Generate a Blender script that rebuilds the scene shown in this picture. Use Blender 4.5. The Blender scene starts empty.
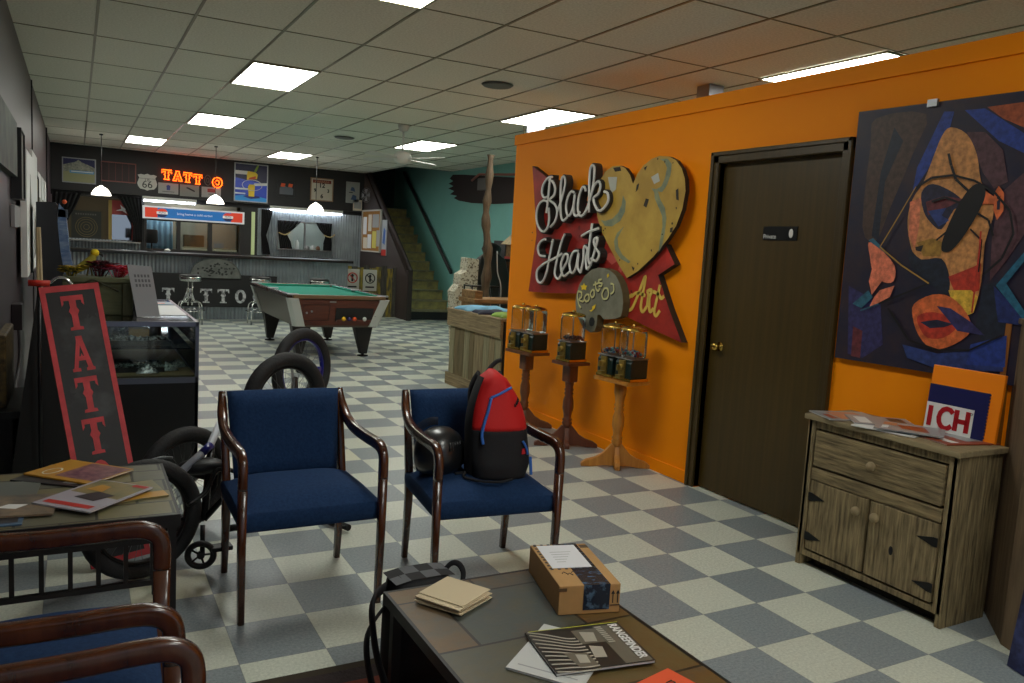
import bpy, math, random
from mathutils import Vector, Matrix

# ---------------------------------------------------------------- camera, world, exposure
SC = bpy.context.scene
COL = SC.collection
random.seed(7)

def make_camera():
    yaw, pitch, roll = 0.500129, 0.112602, 0.0572619
    fwd = Vector((math.sin(yaw)*math.cos(pitch), math.cos(yaw)*math.cos(pitch), -math.sin(pitch)))
    r0 = Vector((math.cos(yaw), -math.sin(yaw), 0.0)); u0 = r0.cross(fwd)
    right = r0*math.cos(roll) + u0*math.sin(roll)
    up = -r0*math.sin(roll) + u0*math.cos(roll)
    cam = bpy.data.cameras.new('camera'); o = bpy.data.objects.new('camera', cam); COL.objects.link(o)
    m = Matrix((right, up, -fwd)).transposed().to_4x4(); m.translation = Vector((0, 0, 1.47736))
    o.matrix_world = m
    cam.sensor_width = 36.0; cam.sensor_fit = 'HORIZONTAL'; cam.lens = 803.509/1024*36.0
    cam.clip_start = 0.05; cam.clip_end = 80
    SC.camera = o
make_camera()
SC.view_settings.view_transform = 'Standard'; SC.view_settings.look = 'None'
SC.view_settings.gamma = 1.0; SC.view_settings.use_curve_mapping = False
SC.view_settings.exposure = EXPOSURE = 0.80
wd = bpy.data.worlds.new('world'); SC.world = wd; wd.use_nodes = True
wd.node_tree.nodes['Background'].inputs[0].default_value = (0.62, 0.72, 0.85, 1)
wd.node_tree.nodes['Background'].inputs[1].default_value = 0.28      # dim daylight from the shop window behind the viewer
PANEL = 9.0                                                           # radiance of the fluorescent ceiling panels

# ---------------------------------------------------------------- materials
def lin(c):
    o = []
    for v in c[:3]:
        v = v/255.0; o.append(v/12.92 if v <= 0.04045 else ((v+0.055)/1.055)**2.4)
    return tuple(o)+(1.0,)
MATS = {}
def mat(name, rgb=(128,128,128), rough=0.6, metal=0.0, var=0.0, scale=8.0, rgb2=None, stretch=(1,1,1), bump=0.0, emit=0.0, coat=0.0, spec=0.5, thresh=None, detail=4):
    if name in MATS: return MATS[name]
    m = bpy.data.materials.new(name); m.use_nodes = True; nt = m.node_tree; b = nt.nodes['Principled BSDF']
    b.inputs['Base Color'].default_value = lin(rgb); b.inputs['Roughness'].default_value = rough
    b.inputs['Metallic'].default_value = metal; b.inputs['Specular IOR Level'].default_value = spec
    b.inputs['Coat Weight'].default_value = coat; b.inputs['Coat Roughness'].default_value = 0.12
    if emit:
        b.inputs['Emission Color'].default_value = lin(rgb); b.inputs['Emission Strength'].default_value = emit
    if var or rgb2 or bump:
        tc = nt.nodes.new('ShaderNodeTexCoord'); mp = nt.nodes.new('ShaderNodeMapping'); mp.inputs['Scale'].default_value = stretch
        nz = nt.nodes.new('ShaderNodeTexNoise'); nz.inputs['Scale'].default_value = scale; nz.inputs['Detail'].default_value = detail; nz.inputs['Roughness'].default_value = 0.6
        nt.links.new(tc.outputs['Object'], mp.inputs[0]); nt.links.new(mp.outputs[0], nz.inputs['Vector'])
        if var or rgb2:
            r = nt.nodes.new('ShaderNodeValToRGB')
            lo, hi = (0.35, 0.65) if thresh is None else thresh
            r.color_ramp.elements[0].position = lo; r.color_ramp.elements[1].position = hi
            if rgb2: a, c = lin(rgb), lin(rgb2)
            else:
                c = lin(rgb); a = tuple(x*(1-var) for x in c[:3])+(1,); c = tuple(min(1, x*(1+var)) for x in c[:3])+(1,)
            r.color_ramp.elements[0].color = a; r.color_ramp.elements[1].color = c
            nt.links.new(nz.outputs['Fac'], r.inputs[0]); nt.links.new(r.outputs[0], b.inputs['Base Color'])
            if emit: nt.links.new(r.outputs[0], b.inputs['Emission Color'])
        if bump:
            bp = nt.nodes.new('ShaderNodeBump'); bp.inputs['Strength'].default_value = bump; bp.inputs['Distance'].default_value = 0.01
            nt.links.new(nz.outputs['Fac'], bp.inputs['Height']); nt.links.new(bp.outputs[0], b.inputs['Normal'])
    MATS[name] = m; return m

def glass(name, tint=(235,240,238), fres=1.25, base=0.04):
    if name in MATS: return MATS[name]
    m = bpy.data.materials.new(name); m.use_nodes = True; nt = m.node_tree
    nt.nodes.remove(nt.nodes['Principled BSDF']); out = nt.nodes['Material Output']
    t = nt.nodes.new('ShaderNodeBsdfTransparent'); t.inputs[0].default_value = lin(tint)
    g = nt.nodes.new('ShaderNodeBsdfGlossy'); g.inputs['Roughness'].default_value = 0.04
    f = nt.nodes.new('ShaderNodeFresnel'); f.inputs[0].default_value = fres
    a = nt.nodes.new('ShaderNodeMath'); a.operation = 'ADD'; a.inputs[1].default_value = base; a.use_clamp = True
    x = nt.nodes.new('ShaderNodeMixShader')
    nt.links.new(f.outputs[0], a.inputs[0]); nt.links.new(a.outputs[0], x.inputs[0]); nt.links.new(t.outputs[0], x.inputs[1]); nt.links.new(g.outputs[0], x.inputs[2]); nt.links.new(x.outputs[0], out.inputs[0])
    MATS[name] = m; return m

def math_node(nt, op, a, b=None):
    n = nt.nodes.new('ShaderNodeMath'); n.operation = op
    for i, v in enumerate((a, b)):
        if v is None: continue
        if isinstance(v, (int, float)): n.inputs[i].default_value = v
        else: nt.links.new(v, n.inputs[i])
    return n.outputs[0]

def floor_material():
    T, OX, OY = 0.3048, 2.62544, 3.03813
    m = bpy.data.materials.new('checker_vinyl'); m.use_nodes = True; nt = m.node_tree; b = nt.nodes['Principled BSDF']
    tc = nt.nodes.new('ShaderNodeTexCoord'); sp = nt.nodes.new('ShaderNodeSeparateXYZ'); nt.links.new(tc.outputs['Object'], sp.inputs[0])
    u = math_node(nt, 'DIVIDE', math_node(nt, 'SUBTRACT', sp.outputs[0], OX-40*T), T)
    v = math_node(nt, 'DIVIDE', math_node(nt, 'SUBTRACT', sp.outputs[1], OY-40*T), T)
    fu, fv = math_node(nt, 'FLOOR', u), math_node(nt, 'FLOOR', v)
    par = math_node(nt, 'MODULO', math_node(nt, 'ADD', fu, fv), 2.0)            # 1 = white tile
    cx = nt.nodes.new('ShaderNodeCombineXYZ'); nt.links.new(fu, cx.inputs[0]); nt.links.new(fv, cx.inputs[1])
    wn = nt.nodes.new('ShaderNodeTexWhiteNoise'); nt.links.new(cx.outputs[0], wn.inputs['Vector'])
    nz = nt.nodes.new('ShaderNodeTexNoise'); nz.inputs['Scale'].default_value = 90; nz.inputs['Detail'].default_value = 6; nz.inputs['Roughness'].default_value = 0.75
    nt.links.new(tc.outputs['Object'], nz.inputs['Vector'])
    def mix(f, A, B):
        n = nt.nodes.new('ShaderNodeMix'); n.data_type = 'RGBA'
        for k, x in ((0, f), (6, A), (7, B)):
            if isinstance(x, (tuple, float, int)): n.inputs[k].default_value = x
            else: nt.links.new(x, n.inputs[k])
        return n.outputs[2]
    mot = math_node(nt, 'MULTIPLY', math_node(nt, 'SUBTRACT', nz.outputs['Fac'], 0.36), 3.4)
    g = mix(mot, lin((118,127,131)), lin((154,162,165)))
    w = mix(mot, lin((190,194,180)), lin((222,225,210)))
    yel = math_node(nt, 'GREATER_THAN', wn.outputs['Value'], 0.955)
    w = mix(math_node(nt, 'MULTIPLY', yel, 0.35), w, lin((205,198,160)))
    base = mix(par, g, w)
    tone = math_node(nt, 'ADD', 0.93, math_node(nt, 'MULTIPLY', wn.outputs['Value'], 0.10))
    du = math_node(nt, 'ABSOLUTE', math_node(nt, 'SUBTRACT', math_node(nt, 'FRACT', u), 0.5))
    dv = math_node(nt, 'ABSOLUTE', math_node(nt, 'SUBTRACT', math_node(nt, 'FRACT', v), 0.5))
    seam = math_node(nt, 'GREATER_THAN', math_node(nt, 'MAXIMUM', du, dv), 0.4945)
    tone = math_node(nt, 'MULTIPLY', tone, math_node(nt, 'SUBTRACT', 1.0, math_node(nt, 'MULTIPLY', seam, 0.35)))
    vm = nt.nodes.new('ShaderNodeVectorMath'); vm.operation = 'SCALE'; nt.links.new(base, vm.inputs[0]); nt.links.new(tone, vm.inputs['Scale'])
    nt.links.new(vm.outputs[0], b.inputs['Base Color'])
    b.inputs['Roughness'].default_value = 0.34; b.inputs['Specular IOR Level'].default_value = 0.42
    bn = nt.nodes.new('ShaderNodeBump'); bn.inputs['Strength'].default_value = 0.06; bn.inputs['Distance'].default_value = 0.004
    nz2 = nt.nodes.new('ShaderNodeTexNoise'); nz2.inputs['Scale'].default_value = 5; nt.links.new(tc.outputs['Object'], nz2.inputs['Vector'])
    nt.links.new(nz2.outputs['Fac'], bn.inputs['Height']); nt.links.new(bn.outputs[0], b.inputs['Normal'])
    return m

def slate_material(name, sx, sy, ox=0.0, oy=0.0, cols=((88,80,66),(92,96,92),(110,86,58),(120,116,84))):
    """large slate tiles with dark joints, each tile its own tone"""
    m = bpy.data.materials.new(name); m.use_nodes = True; nt = m.node_tree; b = nt.nodes['Principled BSDF']
    tc = nt.nodes.new('ShaderNodeTexCoord'); sp = nt.nodes.new('ShaderNodeSeparateXYZ'); nt.links.new(tc.outputs['Object'], sp.inputs[0])
    v = math_node(nt, 'ADD', math_node(nt, 'DIVIDE', sp.outputs[1], sy), 40+oy); fv = math_node(nt, 'FLOOR', v)
    off = math_node(nt, 'MULTIPLY', math_node(nt, 'MODULO', fv, 2.0), 0.45)
    u = math_node(nt, 'ADD', math_node(nt, 'ADD', math_node(nt, 'DIVIDE', sp.outputs[0], sx), 40+ox), off); fu = math_node(nt, 'FLOOR', u)
    cx = nt.nodes.new('ShaderNodeCombineXYZ'); nt.links.new(fu, cx.inputs[0]); nt.links.new(fv, cx.inputs[1])
    wn = nt.nodes.new('ShaderNodeTexWhiteNoise'); nt.links.new(cx.outputs[0], wn.inputs['Vector'])
    nz = nt.nodes.new('ShaderNodeTexNoise'); nz.inputs['Scale'].default_value = 7; nz.inputs['Detail'].default_value = 7; nz.inputs['Roughness'].default_value = 0.7
    nt.links.new(tc.outputs['Object'], nz.inputs['Vector'])
    r = nt.nodes.new('ShaderNodeValToRGB'); r.color_ramp.elements[0].color = lin(cols[0]); r.color_ramp.elements[1].color = lin(cols[3])
    e = r.color_ramp.elements.new(0.35); e.color = lin(cols[1]); e = r.color_ramp.elements.new(0.66); e.color = lin(cols[2])
    f = math_node(nt, 'ADD', math_node(nt, 'MULTIPLY', wn.outputs['Value'], 0.72), math_node(nt, 'MULTIPLY', math_node(nt, 'SUBTRACT', nz.outputs['Fac'], 0.35), 0.8))
    nt.links.new(f, r.inputs[0])
    du = math_node(nt, 'ABSOLUTE', math_node(nt, 'SUBTRACT', math_node(nt, 'FRACT', u), 0.5))
    dv = math_node(nt, 'ABSOLUTE', math_node(nt, 'SUBTRACT', math_node(nt, 'FRACT', v), 0.5))
    seam = math_node(nt, 'MAXIMUM', math_node(nt, 'GREATER_THAN', du, 0.5-0.0045/sx), math_node(nt, 'GREATER_THAN', dv, 0.5-0.0045/sy))
    vm = nt.nodes.new('ShaderNodeVectorMath'); vm.operation = 'SCALE'; nt.links.new(r.outputs[0], vm.inputs[0])
    nt.links.new(math_node(nt, 'SUBTRACT', 1.0, math_node(nt, 'MULTIPLY', seam, 0.85)), vm.inputs['Scale'])
    nt.links.new(vm.outputs[0], b.inputs['Base Color']); b.inputs['Roughness'].default_value = 0.42
    bn = nt.nodes.new('ShaderNodeBump'); bn.inputs['Strength'].default_value = 0.35; bn.inputs['Distance'].default_value = 0.006
    nt.links.new(nz.outputs['Fac'], bn.inputs['Height']); nt.links.new(bn.outputs[0], b.inputs['Normal'])
    return m

def plank_wood(name, c1, c2, grain=(30, 30, 1.6), rough=0.75, bump=0.5, scale=2.2):
    return mat(name, c1, rough, rgb2=c2, stretch=grain, scale=scale, bump=bump, detail=8, thresh=(0.3, 0.7))

# ---------------------------------------------------------------- mesh builder
def frame(O, U, V, W):
    O, U, V, W = Vector(O), Vector(U), Vector(V), Vector(W)
    return lambda u, v, w=0.0: O+U*u+V*v+W*w
IDF = frame((0,0,0), (1,0,0), (0,1,0), (0,0,1))
class MB:
    def __init__(s): s.v = []; s.f = []; s.mi = []; s.sm = []
    def add(s, vs, fs, m=0, smooth=False):
        n = len(s.v); s.v += [tuple(x) for x in vs]
        for f in fs: s.f.append([n+i for i in f]); s.mi.append(m); s.sm.append(smooth)
        return s
    def box(s, x0, x1, y0, y1, z0, z1, m=0, fr=IDF):
        vs = [fr(x, y, z) for z in (z0, z1) for x, y in ((x0,y0),(x1,y0),(x1,y1),(x0,y1))]
        return s.add(vs, [(3,2,1,0),(4,5,6,7),(0,1,5,4),(1,2,6,5),(2,3,7,6),(3,0,4,7)], m)
    def prism(s, pts, w0, w1, m=0, fr=IDF, side=None, taper=None):
        a = sum(p[0]*q[1]-q[0]*p[1] for p, q in zip(pts, pts[1:]+pts[:1]))
        if a < 0: pts = pts[::-1]
        n = len(pts); t = taper or 1.0
        cx = sum(p[0] for p in pts)/n; cy = sum(p[1] for p in pts)/n
        vs = [fr(p[0], p[1], w0) for p in pts]+[fr(cx+(p[0]-cx)*t, cy+(p[1]-cy)*t, w1) for p in pts]
        s.add(vs, [list(range(n-1, -1, -1)), list(range(n, 2*n))], m)
        k = len(s.v)-2*n
        for i in range(n):
            j = (i+1) % n; s.f.append([k+i, k+j, k+n+j, k+n+i]); s.mi.append(m if side is None else side); s.sm.append(False)
        return s
    def poly(s, pts, w, m=0, fr=IDF):
        a = sum(p[0]*q[1]-q[0]*p[1] for p, q in zip(pts, pts[1:]+pts[:1]))
        if a < 0: pts = pts[::-1]
        return s.add([fr(p[0], p[1], w) for p in pts], [list(range(len(pts)))], m)
    def tube(s, pts, r, n=8, m=0, closed=False, caps=True, flat=None, up=None):
        """swept tube; r number or list; flat=(a,b) makes an a x b rounded-rectangular section"""
        P = [Vector(p) for p in pts]; k = len(P); R = r if isinstance(r, (list, tuple)) else [r]*k
        T = []
        for i in range(k):
            a = P[(i-1) % k] if (closed or i) else P[0]; b = P[(i+1) % k] if (closed or i < k-1) else P[k-1]
            t = (b-a); T.append(t.normalized() if t.length > 1e-9 else Vector((0,0,1)))
        ref = Vector(up) if up else (Vector((0,0,1)) if abs(T[0].z) < 0.9 else Vector((1,0,0)))
        vs = []; N = (ref-T[0]*ref.dot(T[0])).normalized()
        for i in range(k):
            if up: N = (Vector(up)-T[i]*Vector(up).dot(T[i])).normalized()
            else:
                N = N-T[i]*N.dot(T[i]); N = N.normalized() if N.length > 1e-6 else T[i].orthogonal().normalized()
            B = T[i].cross(N)
            for j in range(n):
                th = 2*math.pi*(j+0.5)/n; c, d = math.cos(th), math.sin(th)
                if flat:
                    e = 0.45; c = math.copysign(abs(c)**e, c); d = math.copysign(abs(d)**e, d)
                    vs.append(P[i]+N*c*flat[0]*R[i]+B*d*flat[1]*R[i])
                else: vs.append(P[i]+(N*c+B*d)*R[i])
        fs = []
        for i in range(k if closed else k-1):
            for j in range(n):
                a = i*n+j; b = i*n+(j+1) % n; c = ((i+1) % k)*n+(j+1) % n; d = ((i+1) % k)*n+j
                fs.append((a, b, c, d))
        s.add(vs, fs, m, True)
        if caps and not closed:
            o = len(s.v)-k*n
            s.f.append([o+j for j in range(n-1, -1, -1)]); s.mi.append(m); s.sm.append(False)
            s.f.append([o+(k-1)*n+j for j in range(n)]); s.mi.append(m); s.sm.append(False)
        return s
    def ribbon(s, pts, w, d0, d1, m=0, fr=IDF):
        """flat letter stroke: constant width w in the u,v plane, from depth d0 to d1"""
        k = len(pts)
        L = []; Rr = []
        for i in range(k):
            a = pts[max(i-1, 0)]; b = pts[min(i+1, k-1)]; dx, dy = b[0]-a[0], b[1]-a[1]; l = math.hypot(dx, dy) or 1
            nx, ny = -dy/l*w/2, dx/l*w/2; L.append((pts[i][0]+nx, pts[i][1]+ny)); Rr.append((pts[i][0]-nx, pts[i][1]-ny))
        vs = [fr(p[0], p[1], d) for d in (d0, d1) for p in L+Rr]; fs = []; q = 2*k
        for i in range(k-1):
            fs += [(i, k+i, k+i+1, i+1), (q+i, q+i+1, q+k+i+1, q+k+i), (i, i+1, q+i+1, q+i), (k+i+1, k+i, q+k+i, q+k+i+1)]
        fs += [(0, q, q+k, k), (k-1, 2*k-1, q+2*k-1, q+k-1)]
        return s.add(vs, fs, m)
    def lathe(s, prof, c=(0,0,0), n=16, m=0, axis='z', smooth=True, sx=1.0, sy=1.0):
        c = Vector(c); vs = []
        for r, z in prof:
            for j in range(n):
                th = 2*math.pi*j/n; x, y = r*math.cos(th)*sx, r*math.sin(th)*sy
                vs.append(c+(Vector((x, y, z)) if axis == 'z' else Vector((z, x, y)) if axis == 'x' else Vector((y, z, x))))
        fs = []
        for i in range(len(prof)-1):
            for j in range(n): fs.append((i*n+j, i*n+(j+1) % n, (i+1)*n+(j+1) % n, (i+1)*n+j))
        s.add(vs, fs, m, smooth); o = len(s.v)-len(prof)*n
        if prof[0][0] > 1e-4: s.f.append([o+j for j in range(n-1, -1, -1)]); s.mi.append(m); s.sm.append(False)
        if prof[-1][0] > 1e-4: s.f.append([o+(len(prof)-1)*n+j for j in range(n)]); s.mi.append(m); s.sm.append(False)
        return s
    def ball(s, c, r, m=0, n=12, sq=(1,1,1)):
        vs = []; fs = []; h = n//2
        for i in range(h+1):
            a = math.pi*i/h
            for j in range(n):
                t = 2*math.pi*j/n; vs.append((c[0]+r*sq[0]*math.sin(a)*math.cos(t), c[1]+r*sq[1]*math.sin(a)*math.sin(t), c[2]-r*sq[2]*math.cos(a)))
        for i in range(h):
            for j in range(n): fs.append((i*n+j, i*n+(j+1) % n, (i+1)*n+(j+1) % n, (i+1)*n+j))
        return s.add(vs, fs, m, True)
    def sheet(s, fn, nu, nv, m=0, smooth=True):
        vs = [fn(i/nu, j/nv) for j in range(nv+1) for i in range(nu+1)]
        return s.add(vs, [(j*(nu+1)+i, j*(nu+1)+i+1, (j+1)*(nu+1)+i+1, (j+1)*(nu+1)+i) for j in range(nv) for i in range(nu)], m, smooth)
    def build(s, name, mats, parent=None, bevel=0.0, label=None, weld=False, subsurf=0, seg=2, solid=0.0, loc=None):
        me = bpy.data.meshes.new(name); me.from_pydata(s.v, [], s.f)
        mats = mats if isinstance(mats, (list, tuple)) else [mats]
        for m in mats: me.materials.append(m)
        me.polygons.foreach_set('material_index', s.mi); me.polygons.foreach_set('use_smooth', s.sm); me.update()
        o = bpy.data.objects.new(name, me); COL.objects.link(o)
        if parent: o.parent = parent
        if loc: o.location = loc
        if solid:
            q = o.modifiers.new('solid', 'SOLIDIFY'); q.thickness = solid; q.offset = 0
        if bevel:
            q = o.modifiers.new('bevel', 'BEVEL'); q.width = bevel; q.segments = seg; q.limit_method = 'ANGLE'; q.angle_limit = math.radians(40)
        if subsurf:
            q = o.modifiers.new('sub', 'SUBSURF'); q.levels = q.render_levels = subsurf
        if label: o['label'] = label
        return o

def closed_smooth(pts, k=3):
    n = len(pts); out = []
    for i in range(n):
        a, b, c, d = pts[i-1], pts[i], pts[(i+1) % n], pts[(i+2) % n]
        for j in range(k):
            t = j/k; out.append(tuple(0.5*((2*q)+(-p+r)*t+(2*p-5*q+4*r-s)*t*t+(-p+3*q-3*r+s)*t**3) for p, q, r, s in zip(a, b, c, d)))
    return out

def thing(name, label, cat, loc=(0,0,0), rz=0.0, group=None, rot=None):
    o = bpy.data.objects.new(name, None); COL.objects.link(o); o.empty_display_size = 0.1
    o.location = loc; o.rotation_euler = rot if rot else (0, 0, rz)
    o['label'] = label; o['category'] = cat
    if group: o['group'] = group
    return o
def tag(o, label, cat, group=None, kind=None):
    o['label'] = label; o['category'] = cat
    if group: o['group'] = group
    if kind: o['kind'] = kind
    return o
def struct(mb, name, mats, label=None, bevel=0):
    o = mb.build(name, mats, bevel=bevel); o['kind'] = 'structure'
    if label: o['label'] = label
    return o
def dup(root, loc=None, rz=None, label=None, rot=None):
    r = root.copy(); COL.objects.link(r)
    if loc: r.location = loc
    if rz is not None: r.rotation_euler = (0, 0, rz)
    if rot: r.rotation_euler = rot
    if label: r['label'] = label
    for ch in list(root.children):
        c = ch.copy(); COL.objects.link(c); c.parent = r
        for g in list(ch.children):
            d = g.copy(); COL.objects.link(d); d.parent = c
    return r

def text_mesh(txt, size, m, O, U, V, parent=None, name='lettering', depth=0.001, align='CENTER', sx=1.0, shear=0.0, bold=0.0):
    cu = bpy.data.curves.new('t', 'FONT'); cu.body = txt; cu.size = size; cu.align_x = align; cu.align_y = 'CENTER'; cu.extrude = depth; cu.shear = shear
    cu.resolution_u = 3; cu.offset = bold; t = bpy.data.objects.new('t', cu); COL.objects.link(t)
    bpy.context.view_layer.update(); dg = bpy.context.evaluated_depsgraph_get()
    me = bpy.data.meshes.new_from_object(t.evaluated_get(dg)); bpy.data.objects.remove(t); bpy.data.curves.remove(cu)
    U, V = Vector(U).normalized(), Vector(V).normalized(); W = U.cross(V)
    for v in me.vertices: v.co = Vector(O)+U*v.co.x*sx+V*v.co.y+W*v.co.z
    me.materials.clear(); me.materials.append(m); me.name = name
    o = bpy.data.objects.new(name, me); COL.objects.link(o)
    if parent: o.parent = parent
    return o

def smooth_pts(pts, k=4):
    out = []; n = len(pts)
    for i in range(n-1):
        p0 = pts[max(i-1, 0)]; p1 = pts[i]; p2 = pts[i+1]; p3 = pts[min(i+2, n-1)]
        for j in range(k):
            t = j/k
            out.append(tuple(0.5*((2*b)+(-a+c)*t+(2*a-5*b+4*c-d)*t*t+(-a+3*b-3*c+d)*t**3) for a, b, c, d in zip(p0, p1, p2, p3)))
    out.append(tuple(pts[-1])); return out

def glyph(mb, ch, fr, u, v, w, h, d0, d1, m=0):
    """western slab letters, lower-left corner u,v"""
    P = lambda pts: mb.prism([(u+x*w, v+y*h) for x, y in pts], d0, d1, m, fr)
    if ch == 'T':
        P([(0,.70),(.10,.78),(.10,.86),(.36,.86),(.36,1),(.0,1)]); P([(1,.70),(1,1),(.64,1),(.64,.86),(.90,.86),(.90,.78)])
        P([(.34,1),(.36,.66),(.27,.55),(.36,.44),(.36,.10),(.22,.08),(.20,0),(.80,0),(.78,.08),(.64,.10),(.64,.44),(.73,.55),(.64,.66),(.66,1)])
    elif ch == 'A':
        P([(.36,1),(.64,1),(.66,.88),(.92,.10),(1,.08),(1,0),(.62,0),(.62,.08),(.70,.10),(.50,.74),(.26,.10),(.36,.08),(.36,0),(0,0),(0,.08),(.08,.10),(.36,.86)])
        P([(.30,.30),(.70,.30),(.66,.42),(.55,.42),(.50,.50),(.45,.42),(.34,.42)])
    elif ch == 'O':
        n = 18
        for i in range(n):
            a, b = 2*math.pi*i/n, 2*math.pi*(i+1)/n
            q = lambda t, r, e: (.5+math.cos(t)*r, .5+math.sin(t)*e)
            P([q(a, .46, .5), q(b, .46, .5), q(b, .20, .33), q(a, .20, .33)])
    return mb
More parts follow.
